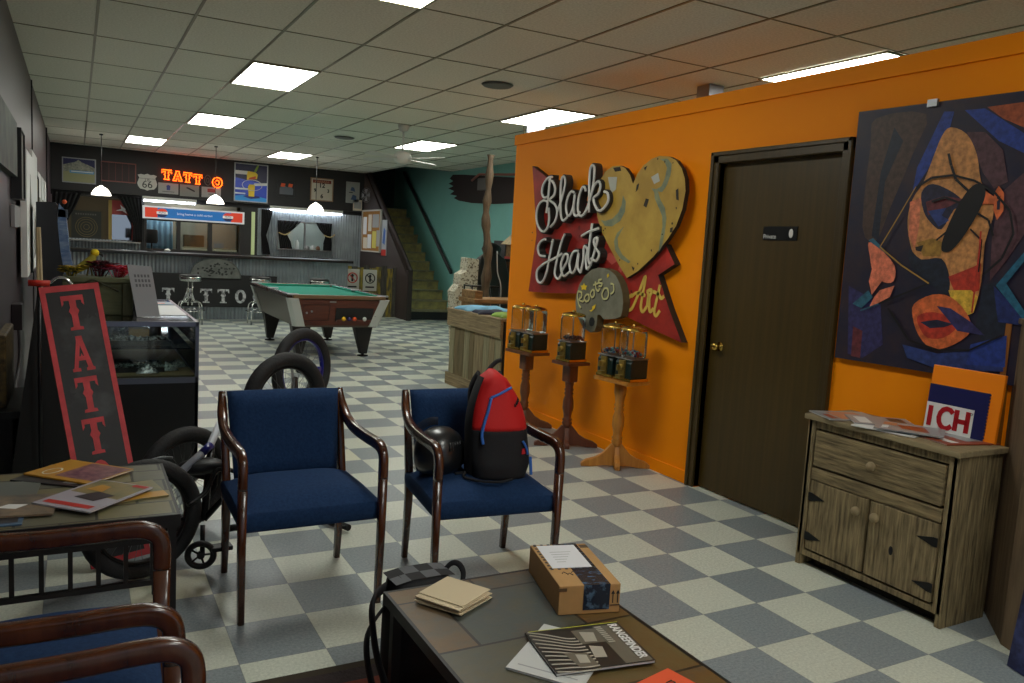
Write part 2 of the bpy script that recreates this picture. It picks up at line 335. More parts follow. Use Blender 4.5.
# outlines of flat cut-out shapes on the orange wall: (distance along the wall, height) in metres
TRACE = {'black': [[(-5.784,2.098),(-5.857,2.091),(-5.92,2.04),(-5.938,1.975),(-5.898,1.933),(-5.839,1.939)],[(-5.819,2.093),(-5.825,1.998),(-5.833,1.89),(-5.844,1.803)],[(-5.838,2.072),(-5.768,2.055),(-5.726,2.0),(-5.739,1.947),(-5.804,1.911),(-5.715,1.871),(-5.673,1.812),(-5.698,1.732),(-5.766,1.689)],[(-5.834,1.896),(-5.904,1.908),(-5.975,1.877),(-6.009,1.805),(-5.981,1.711),(-5.901,1.652),(-5.827,1.667),(-5.793,1.738),(-5.811,1.846)],[(-5.673,1.812),(-5.617,1.906),(-5.577,2.02),(-5.588,2.078),(-5.617,2.09),(-5.64,2.044),(-5.631,1.906),(-5.613,1.79),(-5.571,1.739),(-5.511,1.768)],[(-5.433,1.957),(-5.476,1.966),(-5.52,1.929),(-5.541,1.852),(-5.513,1.783),(-5.47,1.788),(-5.433,1.849),(-5.42,1.947),(-5.427,1.849),(-5.412,1.787),(-5.367,1.777),(-5.333,1.807)],[(-5.269,1.962),(-5.287,1.992),(-5.323,1.989),(-5.36,1.919),(-5.364,1.828),(-5.329,1.776),(-5.275,1.786),(-5.235,1.835),(-5.198,1.904)],[(-5.198,1.904),(-5.169,2.032),(-5.172,2.131),(-5.202,2.154),(-5.229,2.114),(-5.223,1.975),(-5.205,1.8)],[(-5.205,1.885),(-5.164,1.992),(-5.107,2.029),(-5.073,1.994),(-5.096,1.936),(-5.154,1.908),(-5.126,1.848),(-5.072,1.811),(-5.006,1.831),(-4.958,1.883),(-4.976,1.937),(-5.02,1.95)]],'hearts': [[(-5.71,1.589),(-5.749,1.448),(-5.781,1.313),(-5.847,1.224),(-5.927,1.239),(-5.937,1.323),(-5.818,1.387),(-5.646,1.44),(-5.56,1.474)],[(-5.828,1.587),(-5.908,1.566),(-5.95,1.511),(-5.914,1.453),(-5.825,1.446)],[(-5.534,1.632),(-5.579,1.56),(-5.627,1.429),(-5.649,1.308),(-5.589,1.268),(-5.54,1.314)],[(-5.543,1.337),(-5.473,1.416),(-5.47,1.467),(-5.523,1.465),(-5.562,1.379),(-5.511,1.296),(-5.42,1.339)],[(-5.321,1.504),(-5.395,1.488),(-5.436,1.401),(-5.393,1.326),(-5.338,1.37),(-5.311,1.49),(-5.315,1.383),(-5.267,1.337)],[(-5.267,1.337),(-5.239,1.443),(-5.242,1.538),(-5.191,1.516),(-5.206,1.444),(-5.181,1.369),(-5.144,1.393)],[(-5.151,1.717),(-5.166,1.579),(-5.175,1.456),(-5.136,1.398)],[(-5.285,1.618),(-5.199,1.65),(-5.06,1.678)],[(-5.136,1.398),(-5.082,1.537),(-5.067,1.607),(-5.112,1.589),(-5.082,1.532),(-5.03,1.49),(-5.062,1.436),(-5.135,1.451)]],'art': [[(-4.67,1.212),(-4.705,1.184),(-4.718,1.132),(-4.689,1.099),(-4.648,1.128),(-4.597,1.222),(-4.559,1.303),(-4.532,1.349),(-4.534,1.295),(-4.55,1.206),(-4.557,1.131),(-4.531,1.101),(-4.494,1.137)],[(-4.676,1.196),(-4.614,1.229),(-4.516,1.216)],[(-4.488,1.137),(-4.482,1.221),(-4.495,1.247),(-4.459,1.261),(-4.451,1.244),(-4.468,1.202),(-4.462,1.135),(-4.447,1.109),(-4.416,1.134)],[(-4.363,1.301),(-4.379,1.229),(-4.399,1.145),(-4.4,1.102),(-4.377,1.089),(-4.345,1.126)],[(-4.433,1.251),(-4.377,1.238),(-4.339,1.211),(-4.313,1.228)]],'palette_words': [[(-5.274,1.197),(-5.285,1.158),(-5.261,1.095),(-5.228,1.065)],[(-5.277,1.191),(-5.233,1.184),(-5.225,1.152),(-5.261,1.127),(-5.205,1.116),(-5.183,1.134)],[(-5.163,1.173),(-5.185,1.144),(-5.157,1.12),(-5.12,1.139),(-5.131,1.175),(-5.163,1.173)],[(-5.082,1.216),(-5.107,1.188),(-5.085,1.158),(-5.055,1.176),(-5.063,1.212),(-5.086,1.216)],[(-5.053,1.281),(-5.037,1.23),(-5.007,1.211),(-4.988,1.233)],[(-5.077,1.253),(-5.005,1.273)],[(-4.972,1.301),(-5.008,1.294),(-4.996,1.274),(-4.963,1.271),(-4.971,1.25),(-5.003,1.251)],[(-4.928,1.237),(-4.954,1.194),(-4.931,1.159),(-4.884,1.168),(-4.869,1.205),(-4.892,1.239),(-4.928,1.237)],[(-4.917,1.145),(-4.947,1.111),(-4.924,1.072),(-4.881,1.076),(-4.871,1.107)],[(-4.853,1.278),(-4.817,1.27),(-4.808,1.225),(-4.844,1.202)],[(-4.817,1.153),(-4.851,1.119),(-4.799,1.124),(-4.805,1.062)]],'palette_stars': [[(-5.203,1.261),(-5.185,1.243),(-5.154,1.241),(-5.171,1.225),(-5.165,1.206),(-5.201,1.212),(-5.231,1.203),(-5.23,1.223),(-5.251,1.237),(-5.216,1.241)],[(-4.888,1.352),(-4.874,1.333),(-4.896,1.316),(-4.906,1.336)],[(-5.067,1.09),(-5.021,1.113),(-5.032,1.079),(-5.077,1.049),(-5.104,1.055),(-5.068,1.067)]],'palette': [(-5.025,1.387),(-4.942,1.385),(-4.87,1.372),(-4.796,1.337),(-4.743,1.285),(-4.705,1.223),(-4.686,1.154),(-4.689,1.094),(-4.701,1.052),(-4.767,1.027),(-4.853,1.015),(-4.915,1.008),(-4.944,1.028),(-4.973,1.038),(-5.0,1.031),(-4.999,0.991),(-5.001,0.949),(-5.022,0.908),(-5.077,0.891),(-5.146,0.906),(-5.208,0.937),(-5.26,0.986),(-5.294,1.037),(-5.31,1.102),(-5.303,1.179),(-5.266,1.252),(-5.205,1.315),(-5.116,1.368)],'palette_hole': [(-5.067,1.011),(-5.038,1.003),(-5.025,0.978),(-5.035,0.95),(-5.063,0.937),(-5.091,0.944),(-5.102,0.97),(-5.094,0.997)],'red': [(-6.242,2.221),(-5.75,2.011),(-5.174,1.822),(-4.791,1.629),(-4.344,1.578),(-4.232,1.449),(-4.396,1.367),(-4.258,1.152),(-4.098,0.937),(-4.468,1.0),(-4.899,1.08),(-5.202,1.153),(-5.41,1.165),(-5.805,1.14),(-6.181,1.127),(-6.1,1.623)],'heart': [(-4.712,1.996),(-4.756,2.063),(-4.819,2.113),(-4.889,2.135),(-4.979,2.135),(-5.067,2.103),(-5.132,2.038),(-5.157,1.955),(-5.16,1.862),(-5.131,1.762),(-5.058,1.654),(-4.946,1.542),(-4.814,1.418),(-4.703,1.328),(-4.577,1.385),(-4.418,1.491),(-4.289,1.605),(-4.206,1.7),(-4.157,1.807),(-4.139,1.925),(-4.155,2.004),(-4.194,2.072),(-4.259,2.129),(-4.336,2.159),(-4.434,2.171),(-4.521,2.156),(-4.604,2.118),(-4.668,2.065)],'heart_swash': [[(-4.433,2.15),(-4.346,2.146),(-4.299,2.109),(-4.301,2.036),(-4.331,1.97),(-4.377,1.925),(-4.422,1.933),(-4.389,1.877),(-4.334,1.821),(-4.309,1.753),(-4.314,1.658),(-4.333,1.562),(-4.367,1.519),(-4.36,1.602),(-4.345,1.699),(-4.358,1.767),(-4.4,1.823),(-4.452,1.886),(-4.462,1.928),(-4.499,1.957),(-4.442,1.948),(-4.389,1.966),(-4.358,2.019),(-4.345,2.086),(-4.376,2.128)],[(-4.821,1.919),(-4.78,1.874),(-4.781,1.801),(-4.831,1.735),(-4.929,1.695),(-5.022,1.698),(-5.081,1.744),(-5.026,1.736),(-4.936,1.751),(-4.864,1.795),(-4.828,1.853)],[(-4.776,1.699),(-4.809,1.662),(-4.849,1.61),(-4.834,1.55),(-4.776,1.493),(-4.671,1.445),(-4.695,1.434),(-4.798,1.463),(-4.869,1.52),(-4.892,1.587),(-4.863,1.647)]],'heart_chip': [[(-4.548,1.889),(-4.512,1.881),(-4.535,1.825),(-4.57,1.84)],[(-4.508,2.033),(-4.433,2.057),(-4.408,2.001),(-4.468,1.983)],[(-4.968,2.124),(-4.879,2.126),(-4.862,2.096),(-4.938,2.093)],[(-5.026,2.06),(-4.908,2.054),(-4.91,1.966),(-4.971,1.938)],[(-4.665,1.985),(-4.636,1.998),(-4.645,1.956),(-4.671,1.935)],[(-4.235,1.933),(-4.21,1.945),(-4.196,1.865),(-4.222,1.872)],[(-4.262,1.685),(-4.233,1.692),(-4.237,1.658),(-4.262,1.655)],[(-4.597,2.101),(-4.557,2.113),(-4.58,2.079)],[(-4.656,1.417),(-4.618,1.404),(-4.632,1.379)]],'red_chip': [[(-5.064,1.478),(-4.974,1.504),(-4.875,1.447),(-4.949,1.414)],[(-4.851,1.418),(-4.812,1.39),(-4.824,1.359),(-4.862,1.38)]],'painting': [('brown',[(-2.798,2.241),(-2.524,2.23),(-2.572,2.045),(-2.664,1.788),(-2.723,1.632),(-2.812,1.699),(-2.814,2.108)]),('navy2',[(-2.688,2.185),(-2.63,2.114),(-2.707,1.923),(-2.71,1.632),(-2.752,1.654),(-2.738,1.969)]),('purple',[(-2.857,1.395),(-2.658,1.318),(-2.62,1.117),(-2.729,1.033),(-2.82,1.043)]),('maroon',[(-2.804,1.188),(-2.746,1.171),(-2.743,1.031),(-2.799,1.034)]),('blue',[(-2.433,2.23),(-2.383,2.224),(-2.405,2.094),(-2.549,1.862),(-2.54,1.979)]),('blue',[(-2.333,2.224),(-2.239,2.22),(-2.033,2.079),(-2.023,1.999),(-2.16,2.072)]),('rust',[(-2.23,2.225),(-2.051,2.226),(-2.036,2.107),(-2.153,2.167)]),('mauve',[(-2.311,2.125),(-2.226,2.117),(-2.136,2.031),(-2.099,1.894),(-2.155,1.867),(-2.214,1.939)]),('mauve',[(-2.131,1.837),(-2.036,1.929),(-1.986,1.7),(-2.058,1.564),(-2.124,1.463),(-2.137,1.641)]),('skin',[(-2.39,2.154),(-2.43,2.117),(-2.463,2.016),(-2.496,1.913),(-2.545,1.829),(-2.558,1.732),(-2.532,1.624),(-2.487,1.549),(-2.404,1.542),(-2.341,1.492),(-2.308,1.41),(-2.19,1.327),(-2.161,1.461),(-2.166,1.63),(-2.144,1.779),(-2.216,1.899),(-2.251,2.02),(-2.309,2.115)]),('skin2',[(-2.556,1.819),(-2.499,1.838),(-2.493,1.7),(-2.504,1.592),(-2.543,1.656)]),('navy',[(-2.501,1.86),(-2.448,1.9),(-2.337,1.854),(-2.281,1.801),(-2.328,1.778),(-2.377,1.689),(-2.437,1.721),(-2.479,1.774)]),('maroon',[(-2.473,1.817),(-2.384,1.841),(-2.29,1.826),(-2.331,1.803),(-2.398,1.773),(-2.453,1.753)]),('blue2',[(-2.456,1.774),(-2.366,1.787),(-2.384,1.752),(-2.344,1.731),(-2.394,1.7)]),('ochre',[(-2.496,1.625),(-2.417,1.647),(-2.358,1.627),(-2.368,1.564),(-2.453,1.561)]),('black2',[(-2.5,1.603),(-2.459,1.614),(-2.467,1.582),(-2.496,1.588)]),('navy2',[(-2.528,1.591),(-2.462,1.546),(-2.36,1.554),(-2.312,1.472),(-2.31,1.389),(-2.389,1.426),(-2.479,1.485),(-2.52,1.526)]),('red',[(-2.316,1.472),(-2.214,1.518),(-2.171,1.54),(-2.164,1.42),(-2.22,1.396),(-2.282,1.412)]),('yellow',[(-2.308,1.41),(-2.201,1.418),(-2.166,1.39),(-2.178,1.318),(-2.228,1.292),(-2.272,1.33)]),('navy2',[(-2.152,1.441),(-2.085,1.465),(-2.034,1.371),(-2.031,1.194),(-2.107,1.164),(-2.16,1.259)]),('orange',[(-2.472,1.333),(-2.384,1.384),(-2.293,1.38),(-2.21,1.315),(-2.179,1.236),(-2.251,1.165),(-2.352,1.13),(-2.429,1.185),(-2.471,1.268)]),('red',[(-2.448,1.275),(-2.374,1.303),(-2.282,1.287),(-2.244,1.249),(-2.303,1.19),(-2.382,1.18),(-2.426,1.218)]),('navy',[(-2.43,1.25),(-2.347,1.27),(-2.263,1.258),(-2.309,1.238),(-2.376,1.226)]),('purple',[(-2.355,1.333),(-2.287,1.328),(-2.184,1.276),(-2.115,1.223),(-2.242,1.229)]),('salmon',[(-2.761,1.62),(-2.698,1.598),(-2.6,1.512),(-2.595,1.435),(-2.65,1.427),(-2.716,1.473),(-2.745,1.552)]),('salmon',[(-2.721,1.507),(-2.659,1.431),(-2.71,1.359),(-2.735,1.426)]),('salmon',[(-2.666,1.385),(-2.587,1.413),(-2.606,1.356),(-2.72,1.289),(-2.693,1.349)]),('teal',[(-2.737,1.643),(-2.679,1.599),(-2.606,1.523),(-2.65,1.566),(-2.763,1.631)]),('teal',[(-2.818,1.304),(-2.732,1.38),(-2.701,1.348),(-2.76,1.286)]),('navy3',[(-2.102,1.444),(-2.015,1.372),(-1.941,1.34),(-1.934,1.283),(-2.063,1.289)]),('blue2',[(-2.508,1.132),(-2.327,1.113),(-2.029,1.174),(-2.013,1.077),(-2.307,1.041),(-2.475,1.07)]),('teal2',[(-2.092,1.445),(-1.975,1.615),(-1.97,1.577),(-2.048,1.458),(-1.938,1.321),(-1.959,1.31)]),('blue',[(-2.171,1.176),(-2.017,1.235),(-2.009,1.098),(-2.181,1.082)]),('orange',[(-2.148,1.847),(-2.132,1.876),(-2.105,1.846),(-2.099,1.768),(-2.122,1.729),(-2.143,1.775)]),('navy',[(-2.134,1.827),(-2.119,1.833),(-2.115,1.774),(-2.127,1.774)]),('orange',[(-2.224,1.85),(-2.183,1.854),(-2.125,1.817),(-2.142,1.798),(-2.197,1.799)]),('black',[(-2.363,1.596),(-2.36,1.648),(-2.325,1.757),(-2.28,1.846),(-2.235,1.89),(-2.191,1.869),(-2.189,1.819),(-2.217,1.744),(-2.268,1.649),(-2.313,1.593),(-2.343,1.584)]),('black',[(-2.251,1.855),(-2.328,1.919),(-2.336,1.911),(-2.259,1.847)]),('black',[(-2.326,1.917),(-2.355,1.979),(-2.367,1.976),(-2.338,1.913)]),('black',[(-2.355,1.979),(-2.375,2.035),(-2.388,2.034),(-2.368,1.977)]),('black',[(-2.215,1.756),(-2.16,1.725),(-2.156,1.734),(-2.21,1.764)]),('black',[(-2.162,1.728),(-2.134,1.659),(-2.124,1.662),(-2.153,1.731)]),('black',[(-2.238,1.687),(-2.18,1.637),(-2.175,1.643),(-2.233,1.693)]),('black',[(-2.181,1.641),(-2.178,1.5),(-2.17,1.5),(-2.173,1.64)]),('black',[(-2.321,1.703),(-2.396,1.64),(-2.389,1.634),(-2.315,1.697)]),('black',[(-2.28,1.806),(-2.371,1.839),(-2.374,1.83),(-2.282,1.797)]),('black',[(-2.375,1.84),(-2.44,1.821),(-2.435,1.811),(-2.37,1.83)]),('black',[(-2.524,1.878),(-2.448,1.923),(-2.455,1.932),(-2.532,1.887)]),('black',[(-2.45,1.922),(-2.346,1.929),(-2.348,1.939),(-2.453,1.933)]),('black',[(-2.348,1.929),(-2.242,1.9),(-2.24,1.909),(-2.346,1.939)]),('black',[(-2.243,1.9),(-2.144,1.843),(-2.14,1.851),(-2.239,1.909)]),('black',[(-2.146,1.844),(-2.071,1.765),(-2.064,1.771),(-2.139,1.85)]),('black',[(-2.072,1.767),(-2.045,1.67),(-2.036,1.672),(-2.063,1.768)]),('black',[(-2.045,1.673),(-2.082,1.566),(-2.073,1.562),(-2.036,1.669)]),('black',[(-2.081,1.567),(-2.152,1.495),(-2.144,1.488),(-2.074,1.56)]),('black',[(-2.608,1.297),(-2.478,1.155),(-2.47,1.161),(-2.6,1.303)]),('black',[(-2.475,1.154),(-2.319,1.127),(-2.317,1.135),(-2.473,1.162)]),('black',[(-2.318,1.127),(-2.168,1.147),(-2.169,1.155),(-2.319,1.135)]),('black',[(-2.166,1.148),(-2.034,1.229),(-2.038,1.236),(-2.17,1.155)]),('black',[(-2.655,1.314),(-2.4,1.432),(-2.404,1.439),(-2.66,1.322)]),('gold',[(-2.687,1.596),(-2.557,1.511),(-2.553,1.517),(-2.682,1.601)]),('gold',[(-2.557,1.511),(-2.404,1.433),(-2.4,1.438),(-2.553,1.517)]),('gold',[(-2.682,1.598),(-2.595,1.753),(-2.6,1.755),(-2.687,1.6)]),('gold',[(-2.595,1.753),(-2.522,1.887),(-2.526,1.89),(-2.6,1.755)]),('teal',[(-2.659,1.321),(-2.761,1.277),(-2.757,1.271),(-2.656,1.315)]),('red',[(-2.186,1.68),(-2.182,1.6),(-2.174,1.6),(-2.178,1.68)]),('red',[(-2.182,1.601),(-2.182,1.318),(-2.174,1.318),(-2.174,1.6)])]}
# ================================================================ the setting
PI = math.pi
XL, XO, XT = -0.42, 3.57, 6.72          # left wall, orange partition face, teal wall
HC = 3.0                                 # ceiling height
YB = 17.65                               # header wall over the bar
OR = frame((XO,0,0), (0,-1,0), (0,0,1), (-1,0,0))
HD = frame((0,YB,0), (1,0,0), (0,0,1), (0,-1,0))
LW = frame((XL,0,0), (0,1,0), (0,0,1), (1,0,0))
TW = frame((XT,0,0), (0,-1,0), (0,0,1), (-1,0,0))
maroon = mat('maroon_paint', (62,49,55), 0.42, var=0.06, scale=3)
charcoal = mat('charcoal_paint', (37,36,37), 0.6)
orange = mat('orange_paint', (255,146,0), 0.6, var=0.02, scale=2.5, bump=0.04, spec=0.2)
teal = mat('teal_paint', (116,176,168), 0.6, var=0.04, scale=2)
black = mat('black_paint', (22,22,24), 0.5)
blackm = mat('black_metal', (24,24,26), 0.35, metal=0.4)
chrome = mat('chrome', (205,205,205), 0.15, metal=1.0)
steel = mat('brushed_steel', (150,152,155), 0.38, metal=0.9)
whitep = mat('white_paper', (225,225,222), 0.7)
cream = mat('cream_paper', (214,204,182), 0.75)
brass = mat('gold_metal', (206,170,84), 0.22, metal=1.0)
tilec = mat('ceiling_tile', (214,214,198), 0.9, rgb2=(236,236,222), scale=60, bump=0.25)
gridm = mat('ceiling_grid', (126,122,92), 0.3, metal=0.55)
corr = mat('galvanised_metal', (150,158,164), 0.36, metal=0.75, var=0.12, scale=3)
barn = plank_wood('barn_wood', (104,90,64), (168,150,112))
barnh = plank_wood('barn_wood_across', (104,90,64), (166,146,108), grain=(30,1.6,30))
barnx = plank_wood('barn_wood_along_x', (98,84,58), (158,140,100), grain=(1.6,30,30))
glassm = glass('clear_glass')

struct(MB().box(XL, XT, -2.5, 19.6, -0.05, 0.0), 'floor', floor_material())
c = MB(); c.box(XL, 5.70, -2.5, YB+0.1, HC, HC+0.05); c.box(5.70, XT, -2.5, 15.3, HC, HC+0.05)
struct(c, 'ceiling', tilec)
g = MB(); GX = [0.14+0.61*k for k in range(-1, 11)]; GY = [7.51+1.22*k for k in range(-8, 9)]
for x in GX:
    if x > XL+.02 and x < XT: g.box(x-.010, x+.010, -2.5, 15.3 if x > 5.7 else YB, HC-.005, HC)
for y in GY:
    if y < YB: g.box(XL, 5.70 if y > 15.3 else XT, y-.005, y+.005, HC-.0045, HC)
struct(g, 'trim_1', gridm, 'painted metal ceiling grid')
struct(MB().box(XL-.1, XL, -2.5, 19.6, 0, 3.4), 'wall_left', maroon)
t = MB(); t.box(XL, XL+.012, 10.3, 10.34, 0, HC); struct(t, 'trim_2', black, 'black conduit strip on the left wall')
t = MB(); t.box(XL, XL+.02, 15.1, 15.16, 0, HC); struct(t, 'trim_3', black, 'black corner strip near the bar')
# orange partition with its door opening
DY0, DY1, DZ = 2.99, 3.93, 2.10
w = MB(); w.box(XO, XO+.12, -2.5, DY0, 0, 2.515); w.box(XO, XO+.12, DY1, 6.66, 0, 2.515); w.box(XO, XO+.12, DY0, DY1, DZ, 2.515)
struct(w, 'wall_right', orange)
t = MB(); t.box(XO-.014, XO+.14, -2.5, 6.675, 2.44, 2.53); struct(t, 'trim_4', orange, 'orange cap board along the top of the partition')
t = MB(); t.box(XO-.012, XO, -2.5, 2.93, 0, .085); t.box(XO-.012, XO, 3.99, 6.66, 0, .085); struct(t, 'baseboard_right', orange, bevel=.003)
w = MB(); w.box(XO+.12, XT, 6.54, 6.66, 0, 2.515); struct(w, 'wall_office', orange)
walnut = plank_wood('dark_walnut', (56,43,14), (74,57,22), grain=(9,9,.7), rough=.4, bump=.08, scale=3)
t = MB()
for y0, y1 in ((2.93, 2.995), (3.93, 3.995)):
    t.box(XO-.018, XO+.13, y0, y1, 0, 2.165); t.box(XO-.028, XO-.018, y0+(.0 if y0 < 3 else .04), y1-(.04 if y0 < 3 else 0), 0, 2.165)
t.box(XO-.018, XO+.13, 2.93, 3.995, 2.095, 2.165); t.box(XO-.028, XO-.018, 2.93, 3.995, 2.14, 2.165)
struct(t, 'trim_5', walnut, 'dark brown door frame', bevel=.004)
d = MB(); d.box(XO+.035, XO+.09, 2.997, 3.928, .012, 2.094); door = struct(d, 'door_1', plank_wood('door_veneer', (62,48,15), (78,60,22), grain=(14,14,.5), rough=.38, bump=.03, scale=2.2))
k = MB(); k.lathe([(.0,-.062),(.018,-.060),(.027,-.045),(.027,-.032),(.012,-.022),(.011,-.006),(.030,-.004),(.030,0)], (XO+.035,3.835,.945), 18, axis='x')
k.build('door_knob', brass, door)
s = MB(); s.box(XO+.030, XO+.035, 3.29, 3.55, 1.625, 1.705); s.build('door_sign', mat('sign_black', (18,18,20), .3), door, label='small black sign with white writing')
text_mesh('Private', .036, whitep, (XO+.0295, 3.495, 1.645), (0,-1,0), (0,0,1), door, 'lettering', .0004)
s = MB(); s.ball((XO+.030,3.335,1.665), .022, sq=(.1,.75,1.2)); s.build('hand_symbol', whitep, door)

struct(MB().box(XT, XT+.1, -2.5, 19.6, 0, 5), 'wall_teal', teal)
w = MB(); w.box(XL, 5.75, YB, YB+.15, 2.14, 3.05); struct(w, 'wall_header', charcoal)
# back wall under the header: left opening, serving window, right window
BW = 17.8
w = MB()
w.box(XL, 5.75, BW, BW+.1, 0, 1.07); w.box(XL, 5.75, BW, BW+.1, 2.05, 2.2)
w.box(1.13, 1.20, BW, BW+.1, 1.07, 2.05); w.box(3.06, 3.40, BW, BW+.1, 1.07, 2.05)
struct(w, 'wall_back', charcoal)
def corrugated(mb, u0, u1, v0, v1, fr, pitch=.058, amp=.008, m=0):
    n = int((u1-u0)/pitch*6)
    mb.sheet(lambda a, b: fr(u0+(u1-u0)*a, v0+(v1-v0)*b, amp+amp*math.sin(2*PI*(u1-u0)*a/pitch)), n, 1, m)
    return mb
w = MB(); B2 = frame((0,BW,0), (1,0,0), (0,0,1), (0,-1,0))
corrugated(w, 3.40, 3.80, 1.07, 2.06, B2); corrugated(w, 3.80, 4.95, 1.07, 1.21, B2); corrugated(w, 3.80, 4.95, 1.84, 2.06, B2); corrugated(w, 4.95, 5.74, 0, 2.06, B2)
corrugated(w, XL, 1.13, 1.0, 1.24, B2); struct(w, 'trim_6', corr, 'corrugated metal cladding of the back wall')
w = MB(); w.box(XL, 6.72, 19.5, 19.6, 0, 5); struct(w, 'wall_far', mat('dim_tan', (84,72,50), .8))
w = MB(); w.box(5.70, 5.75, 15.3, 19.5, 3.0, 5); w.box(5.70, XT, 15.2, 15.3, 3.0, 5); w.box(5.70, XT, 15.2, 19.5, 5, 5.1); struct(w, 'wall_stairwell', black)
w = MB(); w.box(5.75, XT, 18.6, 18.7, 2.29, 5); struct(w, 'wall_landing', mat('dark_teal', (34,56,56), .8))
w = MB(); w.prism([(14.72,0),(19.5,0),(19.5,5),(18.2,3.45),(17.6,3.0),(14.85,.92),(14.72,.92)], 0, .08, 0, frame((5.67,0,0), (0,1,0), (0,0,1), (1,0,0)))
struct(w, 'wall_stair', mat('stair_brown', (58,48,46), .6))

# ---------------------------------------------------------------- the stairs
def slab(mb, x0, x1, y0, y1, z0, z1, m=0): return mb.box(x0, x1, y0, y1, z0, z1, m)
st = thing('staircase', 'steep wooden staircase with worn yellow risers rising beside the teal wall', 'stairs', (6.25, 14.9, 0))
yel = mat('worn_yellow', (170,160,96), .7, rgb2=(126,120,86), scale=7)
tread = mat('stair_tread', (150,146,112), .7, rgb2=(112,108,86), scale=6)
for k in range(12):
    y = .255*k; z = .19*(k+1)
    o = MB().box(-.50, .465, y+.02, y+.04, z-.19, z-.03).build('riser', yel if k else black, st)
    MB().box(-.50, .465, y-.012, y+.27, z-.03, z).build('tread', tread, st, bevel=.004)
MB().box(-.50, .465, 3.08, 4.2, 2.20, 2.28).build('landing', black, st)
post = MB(); post.box(-.60, -.50, -.22, -.10, 0, .98); post.build('newel_post', mat('stair_trim', (44,34,32), .5), st, bevel=.006)
cap = MB(); cap.tube([(-.54,-.20,.95),(-.54,2.70,.95+2.90*.745)], 1.0, 8, flat=(.035,.065), up=(1,0,0)); cap.build('stringer_cap', MATS['stair_trim'], st)
hr = thing('handrail', 'dark handrail running up the teal wall', 'handrail', (XT, 14.9, .96))
MB().tube([(-.07,0,0),(-.07,2.9,2.16)], .034, 10).build('rail', mat('rail_dark', (36,34,36), .5), hr)
for q in (.3, 1.4, 2.5): MB().tube([(0,q,q*.745-.07),(-.05,q,q*.745-.06),(-.07,q,q*.745)], .009, 6).build('bracket', blackm, hr)

# ---------------------------------------------------------------- ceiling fixtures
pan = mat('panel_glow', (253,255,246), .5, emit=PANEL)
LIGHTS = [(1.36,3.85,'topmost recessed ceiling light, cut by the upper edge of the photo'), (1.36,7.51,'largest square-looking ceiling light in front of the display case'),
 (1.36,11.17,'second ceiling light behind the largest one, toward the bar'), (.75,14.83,'leftmost recessed ceiling light, close to the bar wall'), (3.19,14.83,'small ceiling light above the cowboy hat of the bar wall posters'),
 (4.41,7.51,'ceiling light just above the far end of the orange partition'), (4.41,11.17,'ceiling light partly covered by the white ceiling fan'), (4.93,3.86,'long ceiling light peeking over the orange partition above the door')]
LIGHTS[4] = (3.19,14.83,'small recessed ceiling light near the bar, above the blue beer poster')
for x, y, lab in LIGHTS:
    t = thing('ceiling_light', lab, 'ceiling light', (x+.305, y+.61, HC-.004), group='recessed fluorescent ceiling panels')
    f = MB()
    for b in ((-.30,.30,-.605,-.585),(-.30,.30,.585,.605),(-.30,-.283,-.585,.585),(.283,.30,-.585,.585)): f.box(*b, -.012, 0)
    f.build('light_frame', gridm, t); MB().box(-.283, .283, -.585, .585, -.008, -.002).build('diffuser', pan, t)
for y in (-2.2, .19):    # the same row of panels carries on over and behind the viewer
    t = thing('ceiling_light', 'recessed ceiling light behind the viewer', 'ceiling light', (1.665, y+.61, HC-.004), group='recessed fluorescent ceiling panels')
    f = MB()
    for b in ((-.30,.30,-.605,-.585),(-.30,.30,.585,.605),(-.30,-.283,-.585,.585),(.283,.30,-.585,.585)): f.box(*b, -.012, 0)
    f.build('light_frame', gridm, t); MB().box(-.283, .283, -.585, .585, -.008, -.002).build('diffuser', pan, t)
for kx, kl in ((.2,'unseen ceiling light added to brighten the back room behind the left bar opening'),(2.1,'unseen ceiling light added to brighten the kitchen behind the serving window'),(4.3,'unseen ceiling light added to brighten the workroom behind the right bar window')):  # unseen lamps added to brighten the rooms behind the bar openings
    t = thing('ceiling_light', kl, 'ceiling light', (kx, 18.12, 2.497)); MB().box(-.5, .5, -.15, .15, -.02, 0).build('light_frame', gridm, t); MB().box(-.48, .48, -.13, .13, -.026, -.02).build('diffuser', pan, t)
fan = thing('ceiling_fan', 'white ceiling fan hanging on a short rod in front of a light', 'fan', (3.71, 10.02, HC))
wh = mat('fan_white', (212,212,205), .4)
MB().lathe([(.0,-.09),(.05,-.085),(.07,-.03),(.075,0)], (0,0,0), 16).build('canopy', wh, fan)
MB().tube([(0,0,-.05),(0,0,-.33)], .013, 8).build('rod', wh, fan)
MB().lathe([(.0,-.50),(.06,-.495),(.11,-.46),(.12,-.41),(.10,-.36),(.04,-.33),(.0,-.33)], (0,0,0), 20).build('motor', wh, fan)
for k in range(4):
    a = .5+k*PI/2; c_, s_ = math.cos(a), math.sin(a)
    fr = frame((0,0,-.43), (c_,s_,0), (-s_*.98,c_*.98,.2), (0,0,1))
    MB().prism([(.10,-.02),(.22,-.055),(.62,-.07),(.66,-.04),(.66,.04),(.62,.07),(.22,.055),(.10,.02)], 0, .008, 0, fr).build('blade', wh, fan, bevel=.002)
